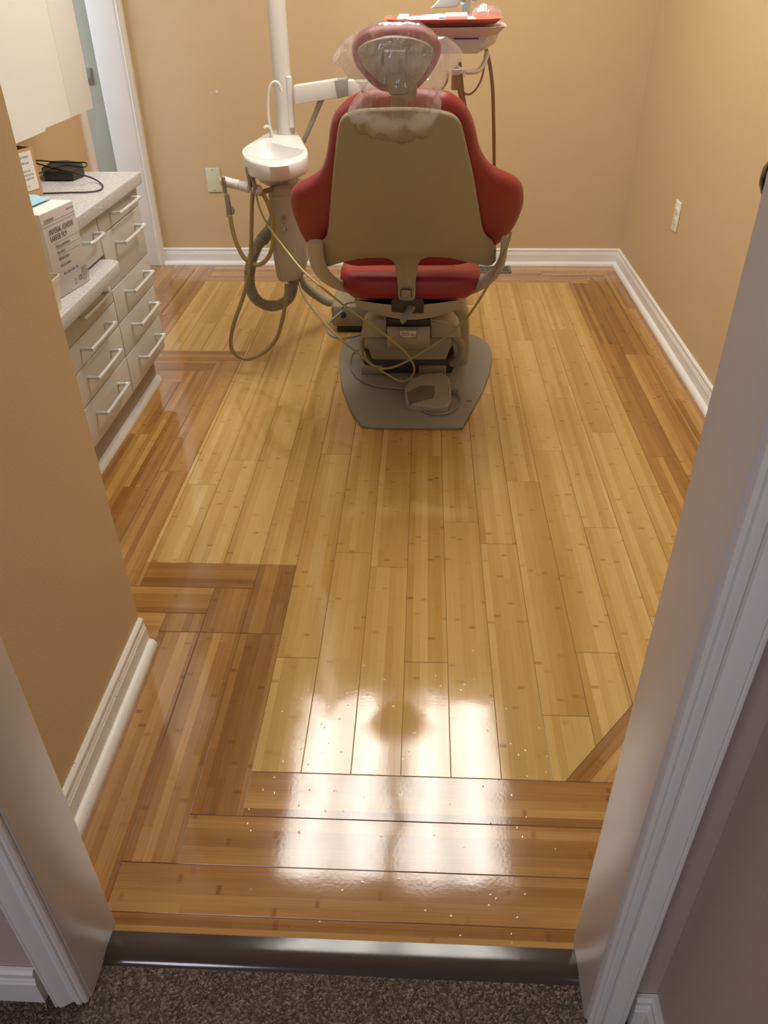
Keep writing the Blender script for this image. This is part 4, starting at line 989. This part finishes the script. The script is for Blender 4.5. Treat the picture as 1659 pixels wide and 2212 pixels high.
# corrugated vacuum hose
def ribhose(pts, r, name, parent, nribs=70):
    P = catmull([PY(x, y, Y) for x, y, Y in pts], 40)
    L = [0]
    for i in range(1, len(P)): L.append(L[-1]+(P[i]-P[i-1]).length)
    out = []; j = 0; n = nribs*4
    for k in range(n+1):
        t_ = L[-1]*k/n
        while j < len(L)-2 and L[j+1] < t_: j += 1
        out.append(P[j].lerp(P[j+1], (t_-L[j])/max(1e-9, L[j+1]-L[j])))
    fr = lambda t: 0
    w = MB(); seg = 20; prev = None; rings = []
    for i, p in enumerate(out):
        t = (out[min(i+1, n)]-out[max(i-1, 0)]).normalized()
        if prev is None: nx = t.cross(Vector((0, 1, 0))).normalized()
        else: nx = (prev-t*prev.dot(t)).normalized()
        prev = nx; ny = t.cross(nx); r_ = r*(1.0, 0.97, 0.80, 0.80)[i % 4]
        rings.append([p+nx*math.cos(2*math.pi*k/seg)*r_+ny*math.sin(2*math.pi*k/seg)*r_ for k in range(seg)])
    w.rings(rings); return w.build(name, M['hoseg'], parent, smooth=50)
ribhose([(570, 512, 2.98), (556, 532, 2.96), (545, 560, 2.94), (539, 592, 2.93), (541, 622, 2.92), (553, 646, 2.92), (574, 659, 2.92), (597, 660, 2.92), (618, 650, 2.93), (630, 632, 2.94), (633, 600, 2.95)], 0.0215, 'vacuum_hose', unit, 78)
MB().tube([PY(584, 498, 3.0), PY(573, 510, 2.985), PY(566, 519, 2.972)], 0.024, 16, 2).build('hose_cuff', M['armgrey'], unit)
MB().tube([PY(572, 505, 3.0), PY(590, 458, 2.98)], 0.008, 10, 0).build('hose_stay', M['strut'], unit)
ribhose([(642, 594, 2.97), (655, 612, 3.05), (676, 632, 3.15), (700, 648, 3.24), (712, 653, 3.29)], 0.019, 'vacuum_hose', unit, 30)

# instruments hanging in the bar
def instrument(label, ptsY, tubepts, name='suction_handpiece', hose='hosey2', hr_=0.0055):
    base = PY(*ptsY[0][:2], ptsY[0][2]); t = empty(name, base, label, 'handpiece')
    return t
t = instrument('grey suction valve hanging from the left end of the white holder bar', [(497, 465, YHB)], None)
MB().lathe([(0.001, 0.0), (0.0065, 0.0), (0.0065, 0.03), (0.0075, 0.034), (0.0075, 0.050), (0.006, 0.054)], PY(487, 418, YHB), (-0.03, 0, 1), 16).build('nozzle', M['tip'], t)
MB().tube([PY(489, 420, YHB), PY(493, 440, YHB), PY(496, 468, YHB)], lambda q: 0.0085+0.0015*q, 14, 3).build('valve_body', M['tip'], t)
MB().tube([PY(500, 448, YHB-0.004), PY(505, 455, YHB-0.006), PY(503, 462, YHB-0.004)], 0.004, 8, 3).build('valve_lever', M['tip'], t)
MB().tube([PY(x, y, YHB-0.01) for x, y in ((497, 466), (502, 495), (512, 528), (527, 556), (545, 570), (562, 571), (578, 558), (588, 535), (591, 505), (588, 470), (580, 442), (570, 422), (563, 412))], 0.0078, 12, 5).build('hose', M['hosey'], t)
t = instrument('grey suction nozzle standing upright at the right end of the white holder bar', [(545, 430, YHB)], None)
MB().lathe([(0.001, 0), (0.0085, 0), (0.0075, 0.035), (0.0085, 0.055), (0.0085, 0.075), (0.006, 0.076), (0.006, 0.06)], PY(543, 412, YHB-0.022), (-0.07, 0, 1), 16).build('nozzle', M['tip'], t)
MB().tube([PY(543, 372, YHB-0.03), PY(547, 390, YHB-0.03), PY(551, 404, YHB-0.03), PY(550, 415, YHB-0.025)], lambda q: 0.0075, 12, 3).build('valve_body', M['tip'], t)
MB().tube([PY(551, 384, YHB-0.036), PY(546, 389, YHB-0.042)], 0.003, 8, 0).build('valve_lever', M['tip'], t)
MB().tube([PY(x, y, YHB-0.02-0.0*y) for x, y in ((546, 415), (544, 450), (543, 500), (542, 550), (537, 595), (524, 645), (508, 690), (500, 722), (499, 748), (508, 764), (526, 774), (548, 772), (575, 758), (598, 730), (610, 690), (617, 650), (619, 612))], 0.0072, 12, 5).build('hose', M['hosey2'], t)
t = instrument('thin yellowed syringe tubing looping from the white holder bar under the chair and back', [(551, 420, YHB)], None, name='tubing')
t['category'] = 'tubing'
pts = [(553, 420, 2.78), (560, 447, 2.76), (572, 475, 2.74), (592, 506, 2.70), (620, 543, 2.65), (650, 580, 2.60), (680, 608, 2.55), (710, 633, 2.51), (741, 658, 2.48), (770, 679, 2.46), (797, 698, 2.46), (822, 715, 2.46), (848, 736, 2.46), (871, 756, 2.47), (887, 776, 2.49), (895, 797, 2.52), (889, 815, 2.55), (872, 824, 2.57), (851, 818, 2.58), (826, 802, 2.58), (805, 788, 2.58), (792, 777, 2.60), (788, 762, 2.63)]
MB().tube([PY(*p) for p in pts], 0.0036, 10, 5).build('yellow_tube', M['hosey'], t, label='yellowed thin tube')
pts = [(645, 606, 2.86), (651, 628, 2.83), (663, 650, 2.79), (682, 675, 2.74), (706, 703, 2.68), (733, 730, 2.62), (765, 757, 2.56), (790, 777, 2.54), (807, 790, 2.53), (828, 796, 2.52), (850, 793, 2.51), (872, 784, 2.49), (905, 766, 2.47), (935, 747, 2.44), (972, 721, 2.42), (1009, 685, 2.40), (1030, 656, 2.39), (1048, 627, 2.38), (1065, 596, 2.37), (1081, 566, 2.36), (1094, 535, 2.36), (1104, 500, 2.37)]
MB().tube([PY(*p) for p in pts], 0.0040, 10, 5).build('olive_tube', M['hosey2'], t, label='olive grey tube rising behind the right chair wing')
# floor junction box
jb = empty('junction_box', (-0.30, 3.30, 0), 'cream floor junction box behind the chair base where the grey hose ends', 'junction box')
a, b = PY(722, 700, 3.28), PY(775, 640, 3.28)
MB().box((a.x, 3.20, 0.03), (a.x+0.24, 3.45, 0.125), 0.012).build('cover', M['shell2'], jb)
MB().box((a.x+0.02, 3.22, 0.001), (a.x+0.22, 3.43, 0.032), 0.004).build('foot', M['black'], jb)
MB().lathe([(0.012, 0), (0.012, 0.012), (0.006, 0.014)], (PY(742, 667, 3.20).x, 3.20, 0.085), (0, -1, 0), 14).build('cable_gland', M['black'], jb)

MB().tube([PY(x, y, Y) for x, y, Y in ((739, 672, 3.08), (728, 682, 3.03), (713, 695, 2.98), (707, 708, 2.95), (710, 720, 2.93), (722, 728, 2.92), (745, 730, 2.90), (775, 724, 2.86), (795, 716, 2.85))], 0.0045, 10, 5).build('cord', M['cord'], jb)
MB().tube([PY(x, y, Y) for x, y, Y in ((736, 668, 3.09), (748, 656, 3.09), (768, 652, 3.05))], 0.0045, 10, 5).build('cord', M['cord'], jb)

# foot pedal
fp = empty('foot_control', (0.03, 2.60, 0.013), 'grey wedge-shaped foot control lying on the base plate', 'foot control')
ppx = [(874, 845), (876, 880), (884, 884), (940, 889), (965, 888), (973, 880), (972, 850), (968, 832), (958, 826), (912, 829), (885, 838)]
z0 = 0.0125
lo = [PZ(x, y, z0) for x, y in [(874, 858), (877, 880), (886, 885), (942, 891), (966, 889), (974, 879), (973, 853), (968, 838), (957, 832), (914, 834), (886, 842)]]
c_ = sum(lo, Vector())/len(lo)
yl = [p.y for p in lo]; 
def hz(p): 
    t_ = (p.y-min(yl))/(max(yl)-min(yl)); return z0 + 0.022 + 0.030*t_
r1 = [Vector((p.x, p.y, z0)) for p in lo]; r2 = [Vector((p.x, p.y, hz(p)-0.006)) for p in lo]; r3 = [Vector((c_.x+(p.x-c_.x)*0.93, c_.y+(p.y-c_.y)*0.95, hz(p))) for p in lo]
MB().rings([r1, r2, r3]).build('body', M['pedal'], fp, smooth=30)
pp_ = [PZ(x, y, 0.056) for x, y in ((880, 843), (884, 862), (936, 852), (940, 845), (938, 832), (905, 833))]
MB().prism([Vector((p.x, p.y, hz(p)+0.004)) for p in pp_], (0, 0, -0.010), 0.002).build('pedal_pad', M['pedaldark'], fp)
MB().tube([PZ(967, 828, 0.05), PZ(971, 845, 0.048), PZ(969, 852, 0.045)], 0.004, 8, 3).build('side_rib', M['pedal'], fp)
MB().tube([PZ(x, y, 0.018) for x, y in ((970, 846), (984, 842), (989, 843), (978, 848), (990, 855), (994, 868), (985, 882), (968, 892), (945, 895), (925, 892), (914, 886))], 0.0032, 8, 5).build('cord', M['cord'], fp)
MB().tube([PZ(x, y, zz) for x, y, zz in ((793, 760, 0.06), (783, 754, 0.06), (770, 758, 0.05), (760, 770, 0.03), (757, 790, 0.018), (765, 808, 0.017), (780, 822, 0.017), (810, 833, 0.017), (845, 838, 0.017), (880, 840, 0.020))], 0.0035, 8, 5).build('cord', M['cord'], fp)

# ------------------------------------------------------------------ DELIVERY HEAD with tray (beyond the headrest)
YD = 2.62
dh = empty('delivery_head', (PY(990, 100, YD).x, YD, PY(990, 115, YD).z), 'cream instrument delivery head behind the headrest with white tray holder and side handle', 'delivery head')
zt = PY(950, 30, YD).z      # tray level
TZ = 1.165
def Z(px, py, zz): return PZ(px, py, zz)
# find heights so that the tray top reads as in the photo
ty0, ty1 = PY(950, 46, YD-0.10), PY(950, 16, YD+0.14)
print('tray', ty0, ty1)
TZ = ty0.z
yf, yb_ = YD-0.10, None
d_ = ray(950, 17); yb_ = (CAM + d_*((TZ-S)/d_.z)).y
print('tray depth', yf, yb_)
yb_ = min(yb_, yf+0.30)
xl, xr = PY(829, 40, yf).x, PY(1087, 42, yf+0.1).x
def tray(xl, xr, y0, y1, zb, hh, fl, name, m, parent=None, base=None, cut=0.05):
    def oct(x0, x1, a, b, z_, c): return [Vector((x0+c, a, z_)), Vector((x1-c, a, z_)), Vector((x1, a+c, z_)), Vector((x1, b-c, z_)), Vector((x1-c, b, z_)), Vector((x0+c, b, z_)), Vector((x0, b-c, z_)), Vector((x0, a+c, z_))]
    R = [oct(xl+fl, xr-fl, y0+fl, y1-fl, zb, cut*0.8), oct(xl, xr, y0, y1, zb+hh, cut), oct(xl-0.003, xr+0.003, y0-0.003, y1+0.003, zb+hh+0.002, cut), oct(xl+0.004, xr-0.004, y0+0.004, y1-0.004, zb+hh+0.002, cut), oct(xl+fl+0.003, xr-fl-0.003, y0+fl+0.003, y1-fl-0.003, zb+0.003, cut*0.8)]
    R = [catmull_oct(r) for r in R]
    return MB().rings(R).build(name, m, parent, base=base, smooth=50)
def catmull_oct(r):
    out = []
    for i in range(8):
        a, b, c = r[i-1], r[i], r[(i+1) % 8]
        for k in range(4):
            t_ = k/3; p = a.lerp(b, 0.75+0.25*t_) if False else None
            q0 = b.lerp(a, 0.22); q1 = b.lerp(c, 0.22); out.append(q0*(1-t_)**2 + b*2*t_*(1-t_) + q1*t_*t_)
    return out
tray(xl-0.003, xr+0.006, yf-0.004, yb_, TZ-0.036, 0.019, 0.02, 'tray_support', M['white'], dh)
tr = tray(xl, xr-0.004, yf-0.002, yb_-0.01, TZ-0.0100, 0.012, 0.018, 'instrument_tray', M['redtray'], base=((xl+xr)/2, (yf+yb_)/2, TZ-0.01))
tag(tr, 'shallow coral red instrument tray on the white tray holder', 'tray')
# housing
ya = yf+0.045
hp = [(940, 57), (1066, 57), (1050, 113), (1000, 116), (955, 116), (940, 100)]
a = [PY(x, y, ya) for x, y in ((905, 60), (1062, 66), (1030, 116), (905, 116))]
bkp = [PY(x, y, ya+0.16) for x, y in ((905, 52), (1087, 52), (1068, 90), (905, 90))]
bkp = [Vector((p.x, ya+0.17, q.z)) for p, q in zip(a, a)]
sv = [a[0], a[1], a[2], a[3]]
e1 = PY(1085, 52, ya+0.13); e2 = PY(1070, 93, ya+0.13)
bk2 = [Vector((a[0].x, ya+0.13, e1.z)), e1, e2, Vector((a[3].x, ya+0.13, e2.z))]
w = MB(); w.rings([[p for p in sv], bk2]); hs_ = w.build('housing', M['white'], dh, smooth=20)
MB().box(PY(980, 82, ya-0.001), PY(1034, 85, ya-0.001)+Vector((0, 0.004, 0))).build('slot', M['inkblue'], dh, smooth=0)
pk = [PY(1028, 116, ya+0.02), PY(1050, 112, ya+0.03), PY(1052, 120, ya+0.03), PY(1044, 140, ya+0.0), PY(1034, 152, ya-0.02), PY(1020, 156, ya-0.03), PY(1000, 154, ya-0.04)]
MB().tube(pk[1:], 0.0065, 12, 4).build('handle', M['handle'], dh)
hc = PY(985, 155, ya-0.04)
w = MB(); w.lathe([(0.015, -0.004), (0.017, 0.004), (0.016, 0.010), (0.009, 0.010), (0.008, 0.0), (0.001, -0.002)], hc, (0, -0.25, 1), 20); w.box(hc+Vector((0.006, -0.008, -0.004)), hc+Vector((0.026, 0.008, 0.007)), 0.002)
w.build('instrument_holder', M['white'], dh)
MB().tube([PY(1004, 166, ya-0.05), PY(1001, 160, ya-0.05)], 0.003, 8, 0).build('set_screw', M['white'], dh)
# link arm above the tray going up and out of frame
a = [PY(x, y, YD+0.22) for x, y in ((932, 18), (985, 16), (1060, -50), (1000, -60))]
MB().prism(a, (0, 0.05, 0), 0.005).build('spring_arm', M['white'], dh)
MB().box(PY(997, 30, YD+0.12), PY(1018, -40, YD+0.12)+Vector((0, 0.03, 0)), 0.003).build('upright', M['strut'], dh)
MB().lathe([(0.008, 0), (0.008, 0.012), (0.003, 0.014)], PY(999, 3, YD+0.118), (0, -1, 0), 14).build('pivot_bolt', M['steel'], dh)
MB().lathe([(0.006, 0), (0.006, 0.010), (0.003, 0.012)], PY(1021, 2, YD+0.12), (1, 0, 0), 14).build('pivot_bolt', M['steel'], dh)
# hanging syringe and hoses
t = empty('air_water_syringe', hc, 'brown handled syringe hanging in the holder right of the headrest', 'syringe')
MB().lathe([(0.010, -0.045), (0.012, -0.02), (0.011, -0.005), (0.006, 0.002)], hc, (0.05, 0, 1), 16).build('grip', M['hoseb'], t)
MB().tube([PY(989, 178, ya-0.04), PY(994, 205, ya-0.03), PY(999, 235, ya-0.02), PY(1004, 280, ya), PY(1008, 330, ya+0.02)], 0.0052, 10, 4).build('hose', M['hoseb'], t)
def hosepart(pts, r, m=M['hoseb']): MB().tube([PY(x, y, Y) for x, y, Y in pts], r, 10, 5).build('hose', m, dh)
hosepart([(993, 134, ya+0.02), (996, 165, ya+0.02), (1000, 200, ya+0.02), (1006, 240, ya+0.02), (1012, 300, ya+0.03)], 0.005)
hosepart([(1050, 106, ya+0.06), (1058, 140, ya+0.06), (1064, 190, ya+0.06), (1066, 250, ya+0.08), (1067, 310, ya+0.12), (1067, 400, ya+0.2), (1060, 480, ya+0.3)], 0.0056)
hosepart([(1047, 118, ya+0.04), (1045, 150, ya+0.03), (1036, 180, ya+0.02), (1020, 201, ya+0.01), (1006, 203, ya), (995, 190, ya-0.01), (990, 172, ya-0.02)], 0.0028)
hosepart([(968, 158, ya-0.03), (964, 178, ya-0.02), (956, 190, ya), (948, 200, ya+0.01)], 0.0035)
# contents of the tray
zt_ = TZ-0.006
def flat(pts, Y0, name, m, lab, cat, hz_=0.008, grp=None):
    P = [Vector((x, y, zt_)) for x, y in pts]; c = sum(P, Vector())/len(P)
    return P, c
xa = PY(872, 30, yf+0.1).x; xb = PY(1030, 30, yf+0.1).x
nu, nv = 22, 8; g = []; y0_, y1_ = yf+0.035, yb_-0.03
for i in range(nu+1):
    for j in range(nv+1):
        u_, v_ = i/nu, j/nv
        g.append(Vector((xa+(xb-xa)*u_, y0_+(y1_-y0_)*v_, zt_+0.006+0.010*math.sin(math.pi*u_)*math.sin(math.pi*v_)+0.0035*mn.noise(Vector((u_*7, v_*5, 2))))))
fq = [(i*(nv+1)+j, (i+1)*(nv+1)+j, (i+1)*(nv+1)+j+1, i*(nv+1)+j+1) for i in range(nu) for j in range(nv)]
bb = Vector(((xa+xb)/2, (y0_+y1_)/2, zt_))
pe = empty('sterilisation_pouch', bb, 'pale blue and white instrument pouch lying in the coral red tray', 'pouch')
o = MB().add(g, fq).build('pouch_film', M['pouchblue'], pe, smooth=60); s_ = o.modifiers.new('s', 'SOLIDIFY'); s_.thickness = 0.004; s_.offset = -1
xa2 = xa-0.018
MB().box((xa2, y0_+0.0, zt_+0.003), (xa+0.012, y1_+0.004, zt_+0.0125), 0.002).build('paper_end', M['paper'], pe)
MB().box((xa+0.10, y0_+0.02, zt_+0.010), (xb-0.07, y0_+0.07, zt_+0.0155), 0.002).build('paper_insert', M['paper'], pe)
w = MB(); q0 = Vector((xb-0.01, (y0_+y1_)/2+0.02, zt_+0.010)); rg = []
for k in range(10):
    t_ = k/9; r_ = 0.012+0.016*math.sin(math.pi*t_)
    rg.append([q0+Vector((t_*0.085, math.cos(a)*r_*(1+0.3*mn.noise(Vector((k*.7, a, 0)))), abs(math.sin(a))*r_*(0.9+0.5*mn.noise(Vector((k*.5, a*2, 4))))+0.001)) for a in [i*2*math.pi/16 for i in range(16)]])
w.rings(rg); o = w.build('crumpled_film', M['film'], base=q0); tag(o, 'crumpled clear plastic wrapper at the right end of the coral tray', 'wrapper')
w = MB().lathe([(0.001, 0), (0.010, 0.0), (0.011, 0.01), (0.011, 0.06), (0.006, 0.062)], Vector((xb-0.09, yf+0.045, zt_+0.013)), (1, 0.05, 0), 14)
o = w.build('cotton_roll', M['paper'], base=(xb-0.06, yf+0.045, zt_)); tag(o, 'short white roll at the front of the coral tray', 'cotton roll')

# ------------------------------------------------------------------ LIGHT
w = bpy.data.worlds.new('world'); scn.world = w; w.use_nodes = True
w.node_tree.nodes['Background'].inputs[0].default_value = (0.62, 0.78, 1.0, 1); w.node_tree.nodes['Background'].inputs[1].default_value = 0.7
def area(name, loc, direction, sx_, sy_, power, colr):
    l = bpy.data.lights.new(name, 'AREA'); l.shape = 'RECTANGLE'; l.size = sx_; l.size_y = sy_; l.energy = power; l.color = colr
    o = bpy.data.objects.new(name, l); COL.objects.link(o); o.location = loc; o.rotation_euler = Vector(direction).to_track_quat('-Z', 'Y').to_euler(); return o
area('daylight_hall', (-0.8, -2.6, 1.6), (0.15, 1, -0.25), 1.3, 1.1, 14, (0.74, 0.82, 1.0))
area('hall_fill_light', (-0.95, -0.75, CZ-0.02), (0.15, 0.12, -1), 0.5, 0.9, 21, (0.90, 0.88, 1.0))  # added unseen lamp that brightens the jambs, carpet and hall wall
area('daylight_passage', (-2.95, 3.25, 1.6), (1, 0.10, -0.2), 1.25, 1.3, 55, (0.70, 0.80, 1.0))
scn.view_settings.view_transform = 'Standard'; scn.view_settings.look = 'None'; scn.view_settings.gamma = 1; scn.view_settings.use_curve_mapping = False
scn.view_settings.exposure = 0.12
